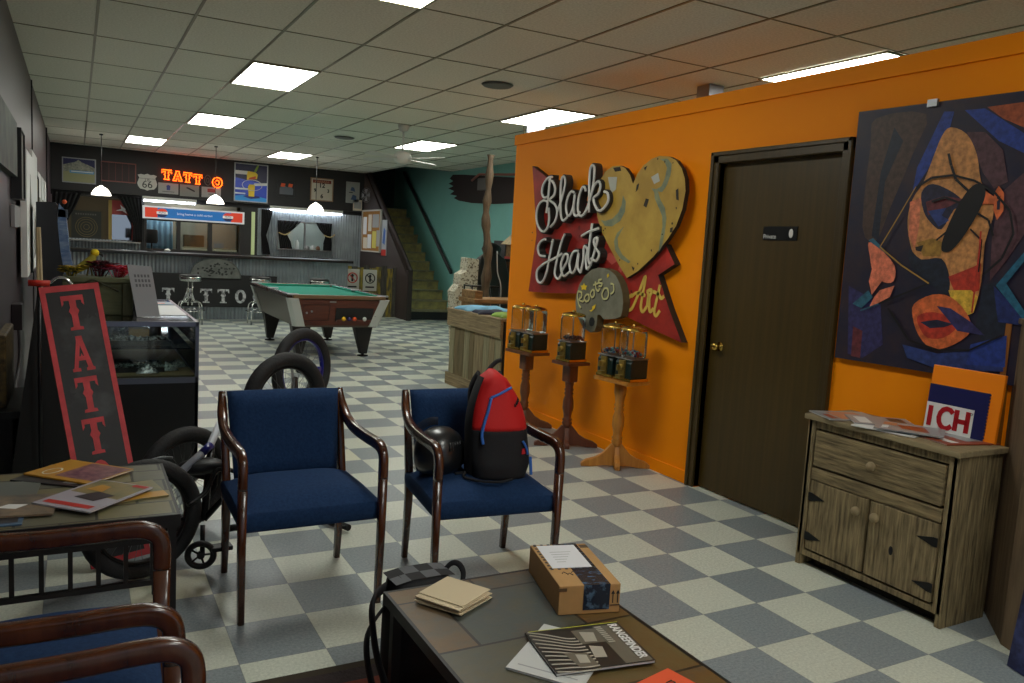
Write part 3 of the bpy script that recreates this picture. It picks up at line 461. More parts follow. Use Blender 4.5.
for (x, y, lab) in ((3.44,6.86,'round dark ceiling vent with sooty ring, the nearer one'), (3.49,11.9,'small round ceiling vent near the bar')):
    t = thing('ceiling_vent', lab, 'vent', (x, y, HC), group='round ceiling vents')
    MB().lathe([(.15,-.006),(.13,-.022),(.11,-.02)], (0,0,0), 24).build('vent_ring', mat('vent_metal', (96,94,88), .5, metal=.3), t)
    m = MB()
    for r in (.10, .07, .04): m.lathe([(r,-.016),(r-.022,-.006)], (0,0,0), 24)
    m.lathe([(.105,-.003),(0,-.003)], (0,0,0), 24); m.build('vent_louvres', mat('vent_dark', (30,30,28), .6), t)

# ================================================================ the bar end of the room
bar = thing('bar_counter', 'long bar counter clad in corrugated metal with a black ledge', 'bar', (2.0, 14.65, 0))
b = MB(); b.box(XL-1.98, 2.45, .03, .60, 0, 1.06); b.build('body', black, bar)
b = MB(); corrugated(b, XL-2.0+.02, 2.45, 0, 1.07, frame((0,.02,0),(1,0,0),(0,0,1),(0,-1,0))); b.build('corrugated_front', corr, bar)
MB().box(XL-1.98, 2.50, -.16, .66, 1.07, 1.115).build('ledge', mat('ledge_black', (20,19,20), .3), bar, bevel=.006)
sb = thing('bar_sign', 'long black sign board with distressed white letters on the bar front', 'sign', (2.0, 14.60, .22))
S0 = frame((0,0,0),(1,0,0),(0,0,1),(0,-1,0))
MB().box(-1.0, 1.14, -.02, .015, 0, .56).build('board', mat('sign_board_black', (26,26,27), .6), sb, bevel=.003)
silver = mat('worn_silver', (210,212,214), .6, rgb2=(120,122,126), scale=22, thresh=(.45,.62))
for ch, x0, x1 in (('T',1.26,1.45),('A',1.56,1.80),('T',1.86,2.05),('T',2.14,2.33),('O',2.42,2.62),('O',2.72,2.92)):
    m = MB(); glyph(m, ch, frame((0,-.02,0),(1,0,0),(0,0,1),(0,-1,0)), x0-2.0, .07, x1-x0, .24, 0, .008); m.build('letter', silver, sb)
ha = MB(); pts = [(-.41,0)]+[(.41*-math.cos(PI*k/20), .335*math.sin(PI*k/20)**.9) for k in range(1, 20)]+[(.41,0)]
ha.prism(pts, 0, .025, 0, S0)
rim = [(p[0], -.03, p[1]) for p in pts]; ha.tube(rim, .010, 6, m=0)
rr = random.Random(3)
for k in range(46):
    a = rr.uniform(.2, PI-.2); r = rr.uniform(.08, .36); cx, cy = -math.cos(a)*r, abs(math.sin(a))*r*.80+.02
    ha.prism([(cx+rr.uniform(.008,.03)*math.cos(t), cy+rr.uniform(.008,.022)*math.sin(t)) for t in [2*PI*i/6 for i in range(6)]], .025, .029, 1, S0)
o = ha.build('metal_artwork', [mat('old_metal', (112,116,112), .5, metal=.5, var=.2, scale=9), mat('old_metal_dark', (54,56,56), .5, metal=.4)], loc=(2.10, 14.565, .72)); tag(o, 'half-round grey metal relief standing on the black bar sign', 'artwork')

def stool(x, y, lab):
    t = thing('bar_stool', lab, 'stool', (x, y, 0), group='chrome bar stools')
    MB().lathe([(0,.80),(.13,.80),(.165,.785),(.17,.765)], (0,0,0), 24).build('seat', black, t)
    MB().lathe([(.17,.765),(.175,.75),(.175,.70),(.15,.69),(.0,.69)], (0,0,0), 24).build('seat_ring', chrome, t)
    p = MB(); p.tube([(-.03,0,.30),(-.03,0,.70)], .014, 8); p.tube([(.03,0,.30),(.03,0,.70)], .014, 8); p.build('column', chrome, t)
    for k in range(4):
        a = PI/4+k*PI/2; c_, s_ = math.cos(a), math.sin(a)
        MB().tube([(c_*r, s_*r, z) for r, z in ((.02,.36),(.10,.375),(.17,.365),(.215,.33),(.23,.26),(.235,0))], .0125, 8).build('leg', chrome, t)
    n = 20; MB().tube([(.225*math.cos(2*PI*i/n), .225*math.sin(2*PI*i/n), .22) for i in range(n)], .008, 6, closed=True).build('foot_ring', chrome, t)
    return t
s0 = stool(1.62, 13.9, 'chrome bar stool standing left in front of the lettered bar sign')
dup(s0, (2.72, 13.9, 0), 0, 'chrome bar stool half hidden behind the far left corner of the pool table')
dup(s0, (3.72, 13.9, 0), 0, 'bar stool whose black seat just shows above the pool table green cloth')

def pendant(x, lab):
    t = thing('pendant_lamp', lab, 'lamp', (x, 15.2, HC), group='pendant lamps over the bar')
    MB().tube([(0,0,0),(0,0,-.86)], .006, 6).build('cord', black, t)
    MB().lathe([(.03,0),(.03,-.02),(0,-.02)], (0,0,0), 12).build('ceiling_cup', black, t)
    MB().lathe([(.0,-.84),(.025,-.845),(.04,-.86),(.085,-.885),(.12,-.925),(.145,-.975),(.15,-1.0),(.142,-1.0),(.11,-.93),(.03,-.875)], (0,0,0), 20).build('lamp_shade', mat('shade_glow', (255,248,232), .4, emit=2.6), t)
    MB().lathe([(.0,-.83),(.016,-.83),(.018,-.87),(.0,-.87)], (0,0,0), 10).build('lamp_holder', steel, t)
    return t
p0 = pendant(.37, 'white dome pendant lamp hanging left, below the dark red grille')
dup(p0, (2.17, 15.2, HC), 0, 'white dome pendant lamp hanging in the middle, under the neon letter')
dup(p0, (3.955, 15.2, HC), 0, 'white dome pendant lamp hanging right, in front of the clock sign')

# ---- things on the header wall
def flat(name, lab, cat, u0, u1, v0, v1, base, polys=(), fr=HD, rim=None, d=.02, group=None, rimw=.02):
    """a framed flat thing on a wall: board + raised flat shapes in the board's own 0..1 coordinates"""
    O = fr((u0+u1)/2, v0, 0); t = thing(name, lab, cat, O, group=group)
    f2 = lambda u, v, w=0.0: fr(u, v, w)-O
    mats = [base]; m = MB(); m.box(u0, u1, v0, v1, .003, d, 0, f2)
    for i, (mt, q) in enumerate(polys):
        if mt not in mats: mats.append(mt)
        m.poly([(u0+a*(u1-u0), v0+b*(v1-v0)) for a, b in q], d+.0008*(i+1), mats.index(mt), f2)
    m.build('panel', mats, t)
    if rim:
        r = MB(); e = rimw
        for a in ((u0-e,u1+e,v0-e,v0),(u0-e,u1+e,v1,v1+e),(u0-e,u0,v0,v1),(u1,u1+e,v0,v1)): r.box(*a, .002, d+.012, 0, f2)
        r.build('frame', rim, t)
    return t
R_ = lambda a, b, c, d: [(a,c),(b,c),(b,d),(a,d)]
sky = mat('print_sky', (30,36,84), .5); snow = mat('print_snow', (160,162,146), .5, rgb2=(106,112,104), scale=30); lake = mat('print_lake', (96,150,190), .4); olive = mat('print_olive', (150,150,110), .6)
redm = mat('sign_red', (190,44,30), .5); bluem = mat('sign_blue', (20,86,170), .4); dkblue = mat('deep_blue', (10,24,110), .4); yellow = mat('sign_yellow', (240,205,40), .5); greym = mat('sign_grey', (160,162,160), .6); orangered = mat('sign_orange_red', (214,84,30), .5)
flat('framed_print', 'framed print of snowy mountains above a lake, leftmost on the header wall', 'picture', -.21, .32, 2.30, 2.73, olive,
     [(sky, R_(0,1,.55,1)), (snow, [(0,.44),(0,.72),(.2,.80),(.36,.86),(.48,.97),(.60,.86),(.78,.78),(1,.66),(1,.44)]), (lake, R_(.2,.98,.38,.5)), (whitep, R_(.25,.95,.44,.47))], rim=steel)
t = flat('wall_grille', 'dark red framed ventilation grille on the header wall', 'grille', .44, 1.02, 2.38, 2.72, mat('grille_dark', (44,22,20), .6), [(mat('grille_bar', (84,36,30), .5), R_(.2*k+.0, .2*k+.02, 0, 1)) for k in range(1, 5)], rim=mat('grille_frame', (120,60,54), .5))
# route shield
sh = [(.5,0),(.62,.06),(.85,.10),(.96,.25),(1,.42),(.95,.6),(.9,.75),(.98,.9),(.82,.96),(.66,.93),(.5,1),(.34,.93),(.18,.96),(.02,.9),(.1,.75),(.05,.6),(0,.42),(.04,.25),(.15,.10),(.38,.06)]
o = thing('route_shield', 'white shield-shaped highway sign with black number, beside the neon letters', 'sign', HD(1.24, 2.24))
f0 = frame((0,0,0),(1,0,0),(0,0,1),(0,-1,0))
MB().prism([((a-.5)*.36, b*.33) for a, b in sh], 0, .015, 0, f0).prism([((a-.5)*.385, -.012+b*.355) for a, b in sh], 0, .010, 1, f0).build('plate', [mat('shield_white', (196,196,188), .5), black], o)
MB().box(-.15, .15, .232, .238, .015, .017, 0, f0).build('divider', black, o)
text_mesh('66', .20, black, (0,-.017,.115), (1,0,0), (0,0,1), o, 'lettering', .001)
text_mesh('US', .075, black, (0,-.017,.20), (1,0,0), (0,0,1), o, 'lettering', .001)
# neon
neon = mat('neon_orange', (255,84,16), .4, emit=3.6); neonoff = mat('neon_tube_unlit', (90,84,80), .3)
nt_ = thing('neon_sign', 'glowing orange neon letters with one dark letter on the header wall', 'neon sign', HD(2.07, 2.46))
def neon_letter(ch, u, w, m, v=0.0, h=.185):
    b = MB(); f = lambda pts: [(u+a*w, -.05, v+c*h-.01) for a, c in pts]
    if ch == 'T': L = [[(0,.65),(0,1),(1,1),(1,.65),(.85,.82),(.66,.82),(.66,.6),(.76,.5),(.66,.4),(.66,.15),(.8,0),(.2,0),(.34,.15),(.34,.4),(.24,.5),(.34,.6),(.34,.82),(.15,.82)]]
    elif ch == 'A': L = [[(0,0),(.1,.15),(.35,.85),(.3,1),(.7,1),(.65,.85),(.9,.15),(1,0),(.6,0),(.66,.2),(.34,.2),(.4,0)], [(.42,.4),(.5,.7),(.58,.4)]]
    else: L = [[(.5+.5*math.cos(2*PI*i/14), .5+.55*math.sin(2*PI*i/14)) for i in range(14)], [(.5+.2*math.cos(2*PI*i/10), .5+.25*math.sin(2*PI*i/10)) for i in range(10)]]
    for q in L: b.tube(f(q), .0105, 6, closed=True)
    b.build('neon_letter', m, nt_)
for ch, a, b_, m, v in (('T',1.50,1.68,neon,.04),('A',1.70,1.88,neon,.03),('T',1.90,2.06,neon,.02),('T',2.09,2.25,neon,0),('O',2.30,2.42,neonoff,0),('O',2.45,2.64,neon,-.03)): neon_letter(ch, a-2.07, b_-a, m, v)
MB().tube([(-.57,-.02,.10),(.57,-.02,.02)], .006, 6).build('mounting_bar', black, nt_)
flat('small_poster', 'small white poster with a blue badge, under the first neon letters', 'poster', 1.44, 1.81, 2.21, 2.42, greym, [(mat('badge_blue', (50,60,130), .5), [(.42,.35),(.58,.35),(.6,.75),(.5,.85),(.4,.75)]), (charcoal, R_(.2,.8,.18,.22))], group='small posters under the neon letters')
flat('small_poster', 'small grey poster with a dark diagonal shape, middle of the three under the neon', 'poster', 1.84, 2.20, 2.19, 2.42, mat('poster_grey', (130,134,128), .6), [(charcoal, [(.3,.72),(.75,.42),(.8,.52),(.4,.8)])], group='small posters under the neon letters')
flat('small_poster', 'small pale poster with a red block, right one under the neon', 'poster', 2.25, 2.62, 2.20, 2.41, greym, [(mat('poster_red', (150,50,50), .5), R_(.3,.7,.5,.85)), (charcoal, R_(.35,.65,.3,.36))], group='small posters under the neon letters')
# beer poster
t = flat('beer_poster', 'bright blue framed poster with a yellow bottle, highest on the header wall', 'poster', 2.90, 3.54, 2.19, 2.94, mat('beer_blue', (6,44,140), .35, emit=.25),  # faint glow put into the poster blues; the poster is no lamp
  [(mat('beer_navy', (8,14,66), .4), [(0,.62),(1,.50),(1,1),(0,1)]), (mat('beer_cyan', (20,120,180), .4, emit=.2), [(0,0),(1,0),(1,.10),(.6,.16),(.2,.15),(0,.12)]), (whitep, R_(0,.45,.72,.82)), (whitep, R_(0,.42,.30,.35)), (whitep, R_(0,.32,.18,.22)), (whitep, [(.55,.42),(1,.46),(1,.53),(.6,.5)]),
   (dkblue, [(.25,.12),(.5,.06),(.8,.1),(.75,.15),(.4,.17)]), (yellow, [(.42,.13),(.60,.13),(.62,.40),(.60,.46),(.44,.46),(.40,.40)]), (yellow, [(.36,.58),(.68,.62),(.70,.74),(.64,.80),(.38,.82),(.36,.72)]), (orangered, [(.40,.58),(.64,.62),(.64,.70),(.44,.64)]), (mat('leaf_green', (120,150,50), .5), [(.58,.82),(.66,.82),(.74,1),(.68,1)])], rim=steel)
rm = MB(); rm.tube([(.02+.20*math.cos(2*PI*i/24), -.028, .33+.11*math.sin(2*PI*i/24)) for i in range(24)], .006, 5, closed=True); rm.build('ring_emblem', whitep, t)
t = flat('framed_photo', 'small framed photo with orange lights over dark shapes, right of the blue poster', 'picture', 3.77, 4.12, 2.36, 2.66, black, [(mat('photo_mid', (90,96,104), .5), [(.1,.1),(.9,.1),(.92,.5),(.75,.7),(.55,.6),(.4,.72),(.1,.55)]), (orangered, [(.15,.62),(.4,.62),(.45,.85),(.2,.88)]), (orangered, [(.6,.65),(.85,.62),(.9,.85),(.65,.88)])], rim=black)
t = flat('clock_sign', 'square white clock sign with red header and big numerals', 'clock', 4.48, 4.94, 2.33, 2.78, mat('clock_cream', (196,190,174), .5), [(mat('clock_header', (120,48,32), .6), R_(.06,.94,.80,.96))], rim=mat('clock_frame', (150,120,90), .5))
for s_, x, z, sz in (('12',0,.31,.13),('3',.14,.20,.10),('9',-.15,.20,.10),('6',0,.08,.12)): text_mesh(s_, sz, black, (x,-.022,z), (1,0,0), (0,0,1), t, 'lettering', .001, bold=.004)
m = MB()
for k in range(7): m.ribbon([(-.15+.045*k,.375),(-.135+.045*k,.415),(-.12+.045*k,.38)], .010, .0215, .0225, 0, f0)
m.build('faded_script', mat('script_tan', (190,150,120), .6), t)
flat('wall_poster', 'pale poster with two blue shapes, rightmost on the header wall', 'poster', 5.26, 5.54, 2.33, 2.77, mat('poster_pale', (150,154,150), .6), [(mat('poster_blue', (60,84,120), .5), [(.3,.6),(.7,.55),(.6,.75),(.4,.78)]), (MATS['poster_blue'], [(.35,.15),(.8,.12),(.8,.35),(.5,.4)]), (charcoal, R_(.2,.5,.48,.52))], rim=greym, rimw=.01)
# wall fan
wf = thing('wall_fan', 'round wire-caged fan fixed at the right end of the header wall', 'fan', (5.60, 17.3, 2.50))
m = MB()
for r in (.16, .12, .08, .04): m.tube([(r*.5*math.cos(2*PI*i/20), -.5*r*math.cos(2*PI*i/20)-.02, r*math.sin(2*PI*i/20)) for i in range(20)], .004, 4, closed=True)
for i in range(10): a = 2*PI*i/10; m.tube([(0,-.02,0),(.08*math.cos(a),-.08*math.cos(a)-.02,.16*math.sin(a))], .003, 4)
m.build('cage', steel, wf); MB().ball((0,.03,0), .045).tube([(0,.03,0),(0,.34,-.05)], .015, 6).build('motor', blackm, wf)
m = MB()
for k in range(4):
    a = k*PI/2; m.prism([(0,.0),(.10*math.cos(a-.3),.14*math.sin(a-.3)),(.10*math.cos(a+.4),.14*math.sin(a+.4))], 0, .004, 0, frame((0,.0,0),(.7,-.7,0),(0,0,1),(-.7,-.7,0)))
m.build('fan_blades', steel, wf)

# ---- back wall: openings
cur = mat('black_cloth', (16,15,17), .9)
def curtain(name, lab, pts, y, parent=None, group=None):
    """a gathered drape: pts = list of (x_left, x_right, z) from top to bottom"""
    x0 = sum(p[0]+p[1] for p in pts)/2/len(pts); m = MB()
    def fn(a, b):
        k = b*(len(pts)-1); i = min(int(k), len(pts)-2); f = k-i
        l = pts[i][0]*(1-f)+pts[i+1][0]*f; r = pts[i][1]*(1-f)+pts[i+1][1]*f; z = pts[i][2]*(1-f)+pts[i+1][2]*f
        return Vector((l+(r-l)*a-x0, .02*math.sin(a*2*PI*6), z))
    m.sheet(fn, 48, 16); o = m.build(name, cur, solid=.006, loc=(x0, y, 0)); tag(o, lab, 'curtain', group); return o
tie = mat('gold_tie', (170,150,100), .7)
curtain('curtain', 'black drape gathered at the left edge of the left bar opening', [(-.40,.10,2.10),(-.40,0,1.85),(-.40,-.15,1.55),(-.40,-.12,1.22)], BW-.06)
curtain('curtain', 'black drape hanging right in the left bar opening, beside the lit soda sign', [(.72,1.16,2.10),(.86,1.16,1.85),(1.0,1.16,1.55),(.98,1.16,1.22)], BW-.06)
t = thing('chalk_sign', 'dark framed sign with a round pattern seen through the left bar opening', 'sign', (.18, 18.1, 1.22))
m = MB(); m.box(-.26, .26, -.02, .01, 0, .56); m.build('board', mat('board_dark', (34,38,32), .6), t)
m = MB()
for r in (.19, .15, .10, .05): m.tube([(r*math.cos(2*PI*i/24), -.024, .24+r*math.sin(2*PI*i/24)) for i in range(24)], .007, 4, closed=True)
m.build('round_pattern', mat('pattern_gold', (110,96,56), .6), t)
m = MB()
for k in range(9): m.box(-.19+.042*k, -.165+.042*k, -.023, -.02, .475, .505)
m.build('faded_writing', mat('faded_grey', (96,98,92), .7), t)
MB().box(-.28, .28, -.03, -.0, .555, .575).box(-.28,-.26,-.03,0,0,.555).box(.26,.28,-.03,0,0,.555).build('frame', mat('old_frame', (70,60,34), .6), t)
t = thing('wall_mirror', 'mirror in a red topped panel seen through the left bar opening', 'mirror', (.82, 18.1, 1.22))
MB().box(-.25, .25, 0, .02, 0, .80).build('backing', mat('backing_red', (150,54,50), .6), t); MB().box(-.19, .17, -.012, 0, .02, .52).build('mirror_glass', mat('mirror', (200,205,210), .04, metal=1), t)
MB().prism([(-.12,.60),(-.02,.64),(-.04,.72),(.03,.66),(.14,.68),(.05,.62),(.08,.55),(.0,.6)], .0, .008, 0, f0).build('star_emblem', whitep, t)
MB().box(-.25, -.19, -.03, 0, 0, .80).build('side_post', mat('yellow_wood', (150,128,60), .6), t)
shf = MB(); shf.box(XL+.02, 1.12, 17.55, 18.4, 1.19, 1.218); struct(shf, 'window_1', mat('shelf_grey', (120,120,118), .6), 'sill of the left bar opening')

# serving window with the soda sign
sw = thing('serving_window', 'three-pane glass serving window under a red and blue soda sign', 'window', (2.13, BW-.02, 1.07))
MB().box(-.93, .93, -.04, .12, 0, .04).box(-.93,.93,-.04,.12,.60,.66).box(-.93,-.89,-.04,.12,.04,.60).box(.90,.93,-.04,.12,.04,.60).box(-.33,-.26,-.04,.12,.04,.60).box(.28,.35,-.04,.12,.04,.60).build('frame', mat('window_frame_dark', (40,36,34), .5), sw)
for a, b_ in ((-.89,-.33),(-.26,.28),(.35,.90)): MB().box(a, b_, .02, .03, .04, .60).build('pane', glassm, sw)
MB().box(-.97, .97, -.14, .10, .63, .88).build('sign_box', mat('sign_box_white', (205,208,210), .5, emit=.2), sw, bevel=.006)
fp = frame((0,-.141,0),(1,0,0),(0,0,1),(0,-1,0)); litb = mat('lit_blue', (22,100,168), .4, emit=.3); litr = mat('lit_red', (206,58,32), .4, emit=.25); litw = mat('lit_white', (225,225,225), .4, emit=.2)
MB().poly(R_(-.93,.93,.66,.85), .001, 1, fp).poly(R_(-.70,.70,.66,.85), .002, 0, fp).build('sign_face', [litb, litr], sw)
for x in (-.615, .64):
    m = MB(); n = 20; circ = [(x+.105*math.cos(2*PI*i/n), .755+.085*math.sin(2*PI*i/n)) for i in range(n)]
    m.poly(circ, .003, 0, fp); m.poly([circ[i] for i in range(1, 10)], .004, 1, fp); m.poly([circ[i] for i in range(11, 20)], .004, 3, fp); m.poly([(x-.092,.735),(x+.092,.735),(x+.092,.778),(x-.092,.778)], .005, 0, fp)
    m.build('round_logo', [litw, litr, litb, mat('logo_navy', (24,44,96), .4)], sw); text_mesh('PEPSI', .058, mat('logo_ink', (30,34,60), .5), (x,-.1475,.756), (1,0,0), (0,0,1), sw, 'lettering', .0006)
text_mesh('bring home a cold carton', .066, litw, (0,-.1445,.755), (1,0,0), (0,0,1), sw, 'lettering', .0006)
# dim goods behind the panes
bk = mat('kitchen_blue', (120,160,190), .6); bt = mat('kitchen_tan', (150,130,100), .7)
w = MB(); w.box(1.12, 3.14, 17.9, 18.7, 0, 1.07); struct(w, 'wall_kitchen_counter', mat('counter_dark', (70,68,64), .6))
w = MB(); w.box(XL, 5.75, 17.8, 19.5, 2.5, 2.55); struct(w, 'ceiling_kitchen', tilec)
w = MB(); w.box(1.15, 3.12, 18.7, 18.75, .9, 2.5, 0); struct(w, 'wall_kitchen', mat('kitchen_wall', (140,136,124), .8))
for x0, x1, lab in ((1.95,2.45,'low cream tray inside the middle pane of the serving window'), (2.56,3.0,'low cream tray inside the right pane of the serving window')):
    m = MB(); m.box(x0, x1, 17.9, 18.2, 1.07, 1.15); m.box(x0+.02, x1-.02, 17.92, 18.18, 1.15, 1.17, 1); tag(m.build('tray', [cream, bt], bevel=.004), lab, 'tray')
m = MB(); m.sheet(lambda a, b: Vector((1.28+.5*a, 18.35+.03*math.sin(a*30), 1.075+.6*b)), 30, 2); tag(m.build('blue_drape', bk, solid=.01), 'pale blue drape behind the left pane of the serving window', 'drape')
m = MB(); m.box(2.0,2.40,18.3,18.5,1.075,1.42); tag(m.build('storage_box', mat('box_brown', (96,74,52), .7), bevel=.01), 'brown box behind the middle serving window pane', 'box')
tl = mat('tube_glow', (235,244,255), .4, emit=7.0)
def tube_light(x0, x1, y, z, lab, n=2, xdir=True):
    t = thing('tube_light', lab, 'light', ((x0+x1)/2, y, z), group='fluorescent tubes'); h = (x1-x0)/2
    MB().box(-h, h, -.06, .06, .03, .09).build('housing', wh, t, bevel=.003)
    for k in range(n): MB().tube([(-h+.02, -.035+.07*k, .005),(h-.02, -.035+.07*k, .005)], .017, 8).build('tube', tl, t)
tube_light(1.16, 2.16, 17.71, 2.045, 'long fluorescent tube light above the soda sign'); tube_light(3.62, 5.2, 17.71, 2.045, 'long fluorescent tube light over the corrugated wall')
m = MB(); m.box(-.032,.032,-.03,.03,0,.90); o = m.build('light_column', mat('column_glow', (190,204,150), .5, emit=.12), loc=(3.30, BW-.04, 1.075)); tag(o, 'narrow pale green lit column right of the serving window', 'light')
# right window with curtains
rw = thing('pass_window', 'window in the corrugated wall with things on its sill', 'window', (4.37, BW-.02, 1.21))
MB().box(-.57,.57,-.05,.1,0,.03).box(-.57,.57,-.05,.1,.60,.63).box(-.57,-.54,-.05,.1,.03,.60).box(.54,.57,-.05,.1,.03,.60).box(.02,.05,-.02,.05,.03,.60).build('frame', steel, rw)
MB().box(-.54,.54,.02,.025,.03,.60).build('pane', glassm, rw)
w = MB(); w.box(3.4, 5.4, 18.4, 18.45, .9, 2.5); struct(w, 'wall_workroom', mat('workroom_grey', (206,212,216), .7))
curtain('curtain', 'black curtain tied back at the left side of the right bar window', [(3.80,4.30,1.84),(3.80,4.18,1.7),(3.82,4.0,1.55),(3.84,4.08,1.4),(3.86,4.12,1.24)], BW-.09)
curtain('curtain', 'black curtain tied back at the right side of the right bar window', [(4.62,4.98,1.84),(4.70,4.97,1.7),(4.84,4.96,1.55),(4.80,4.98,1.4),(4.80,4.98,1.24)], BW-.09)
curtain('curtain', 'black curtain hanging beside the pale green column', [(3.46,3.70,2.05),(3.46,3.62,1.7),(3.46,3.56,1.5),(3.48,3.62,1.3),(3.5,3.66,1.1)], BW-.09)
for x, lab in ((3.92,'gold curtain tie on the left window curtain'), (4.9,'gold curtain tie on the right window curtain')):
    o = MB().tube(smooth_pts([(-.10,0,.03),(-.04,-.02,0),(.05,-.02,-.01),(.14,0,.05)]), .014, 6).build('curtain_tie', tie, loc=(x, BW-.12, 1.55)); tag(o, lab, 'curtain tie')
rr = random.Random(5)
for i, (x, c_, lab) in enumerate(((4.22,(200,205,205),'tall white bottle on the right window sill'), (4.44,(150,150,150),'grey jar on the right window sill, left of the brown one'), (4.56,(190,190,190),'pale jar on the right window sill'), (4.68,(110,74,50),'brown jar on the right window sill'))):
    m = MB(); h = (.20,.09,.10,.09)[i]; m.lathe([(.035,0),(.045,.01),(.045,h*.7),(.02,h*.9),(.02,h),(0,h)], (0,0,0), 12); o = m.build('bottle' if i == 0 else 'jar', mat('jar_%d_%d' % (i, c_[0]), c_, .4), loc=(x, BW-.10, 1.24)); tag(o, lab, 'bottle' if i == 0 else 'jar')
MB_sill = MB(); MB_sill.box(3.8, 4.95, 17.62, 17.8, 1.215, 1.24); struct(MB_sill, 'window_2', steel, 'sill of the right bar window')
# bar-top lamp
t = thing('table_lamp', 'small lamp with a black shade standing on the bar ledge', 'lamp', (1.02*14.9/14.6*.98, 14.9, 1.115))
t.location.x = 1.12
MB().lathe([(.07,0),(.07,.012),(.015,.03),(.012,.14),(0,.14)], (0,0,0), 14).build('base', black, t); MB().lathe([(.085,.14),(.095,.18),(.09,.36),(.075,.37)], (0,0,0), 8).build('lamp_shade', cur, t, solid=.003)
m = MB(); m.ball((0,0,.03), .04, sq=(1.3,.8,.7)); tag(m.build('cup', whitep, loc=(1.36,14.85,1.117)), 'small white cup on the bar ledge beside the black lamp', 'cup')

# fence, signs and notice board by the stairs
fc = thing('picket_fence', 'short fence of worn yellow and grey boards left of the stairs', 'fence', (5.15, 15.4, 0)); rr = random.Random(9)
fy = mat('fence_yellow', (150,132,48), .8, rgb2=(84,80,58), scale=5, stretch=(6,6,1), thresh=(.42,.6)); fg = mat('fence_grey', (86,84,76), .8, rgb2=(56,54,48), scale=4, stretch=(8,8,1))
x = -.52
for k in range(9):
    w_ = .115; MB().box(x, x+w_, -.01, .012, 0, 1.0+rr.uniform(-.03,.03)).build('board', fy if k in (0,2,4,5,7) else fg, fc); x += w_+.006
MB().box(-.52, .55, .012, .04, .3, .38).box(-.52,.55,.012,.04,.75,.83).build('rail', fg, fc)
for x, s_, lab in ((4.76, 1, 'white no-smoking style sign with red ring on the fence'), (5.12, 1, 'white prohibition sign with black ring on the fence, nearer the stairs')):
    t = thing('prohibition_sign', lab, 'sign', (x, 15.375, .52), group='signs on the fence')
    MB().box(-.14,.14,0,.012,0,.42).build('plate', mat('plate_white', (196,196,186), .5), t)
    rc = redm if x < 5 else black
    m = MB(); m.tube([(.095*math.cos(2*PI*i/20), -.006, .25+.095*math.sin(2*PI*i/20)) for i in range(20)], .011, 6, closed=True); m.tube([(-.065,-.006,.315),(.065,-.006,.185)], .009, 6); m.build('ring_symbol', rc, t)
    MB().prism([(-.02,.18),(.02,.18),(.018,.27),(.03,.30),(0,.33),(-.03,.30),(-.018,.27)], 0, .004, 0, frame((0,0,0),(1,0,0),(0,0,1),(0,-1,0))).box(-.09,.09,-.003,0,.06,.09).build('figure', black, t)
nb = thing('notice_board', 'cork notice board full of papers on the stair wall', 'notice board', (5.665, 17.0, 1.30)); NB = frame((0,0,0),(0,-1,0),(0,0,1),(-1,0,0))
MB().box(-.60,.60,.0,.85,0,.02,0,NB).build('cork', mat('cork', (160,112,50), .9, var=.15, scale=40), nb)
MB().box(-.63,.63,-.03,0,0,.04,0,NB).box(-.63,.63,.85,.88,0,.04,0,NB).box(-.63,-.60,0,.85,0,.04,0,NB).box(.60,.63,0,.85,0,.04,0,NB).build('frame', mat('frame_pale', (190,186,176), .5), nb)
for i, (u, v, w_, h_, mm) in enumerate(((-.55,.35,.24,.38,whitep),(-.52,.04,.28,.24,cream),(-.2,.42,.22,.36,cream),(.08,.5,.42,.28,greym),(-.22,.05,.25,.3,whitep),(.10,.06,.26,.36,mat('paper_yellow',(214,200,90),.7)),(.38,.10,.18,.34,greym))):
    MB().box(u,u+w_,v,v+h_,.021,.024,0,NB).build('pinned_paper', mm, nb)
flat('narrow_poster', 'narrow blue and red poster beside the notice board', 'poster', -16.30, -16.02, 1.22, 1.96, mat('poster_white2', (170,176,180), .5), [(bluem, [(.2,.35),(.7,.3),(.8,.7),(.4,.8)]), (redm, R_(0,1,0,.17))], fr=frame((5.67,0,0),(0,-1,0),(0,0,1),(-1,0,0)))
flat('wall_note', 'small pale card under the wall fan', 'card', 5.42, 5.62, 2.16, 2.4, cream, [(greym, R_(.1,.9,.2,.8))])
# ================================================================ pool table
pt = thing('pool_table', 'coin-operated pool table with green cloth, brown apron and silver corners', 'pool table', (2.866, 10.90, 0), 0)
PL, PW = 1.20, .64
apron = plank_wood('pool_veneer', (74,34,22), (104,50,32), grain=(2,14,14), rough=.35, bump=.03); pside = mat('pool_side', (84,72,62), .4)
def taper_box(mb, x0, x1, y0, y1, z0, z1, dx, dy, m=0):
    vs = [(x0+dx,y0+dy,z0),(x1-dx,y0+dy,z0),(x1-dx,y1-dy,z0),(x0+dx,y1-dy,z0),(x0,y0,z1),(x1,y0,z1),(x1,y1,z1),(x0,y1,z1)]
    return mb.add(vs, [(3,2,1,0),(4,5,6,7),(0,1,5,4),(1,2,6,5),(2,3,7,6),(3,0,4,7)], m)
m = MB(); taper_box(m, -PW+.03, PW-.03, -PL+.03, PL-.03, .40, .755, .10, .10); m.build('body', [pside], pt, bevel=.006)
m = MB(); m.prism([(-.50,.42),(.50,.42),(.585,.74),(-.585,.74)], 0, .02, 0, frame((0,-PL+.125,0),(1,0,0),(0,-.27,.963),(0,-.963,-.27)))
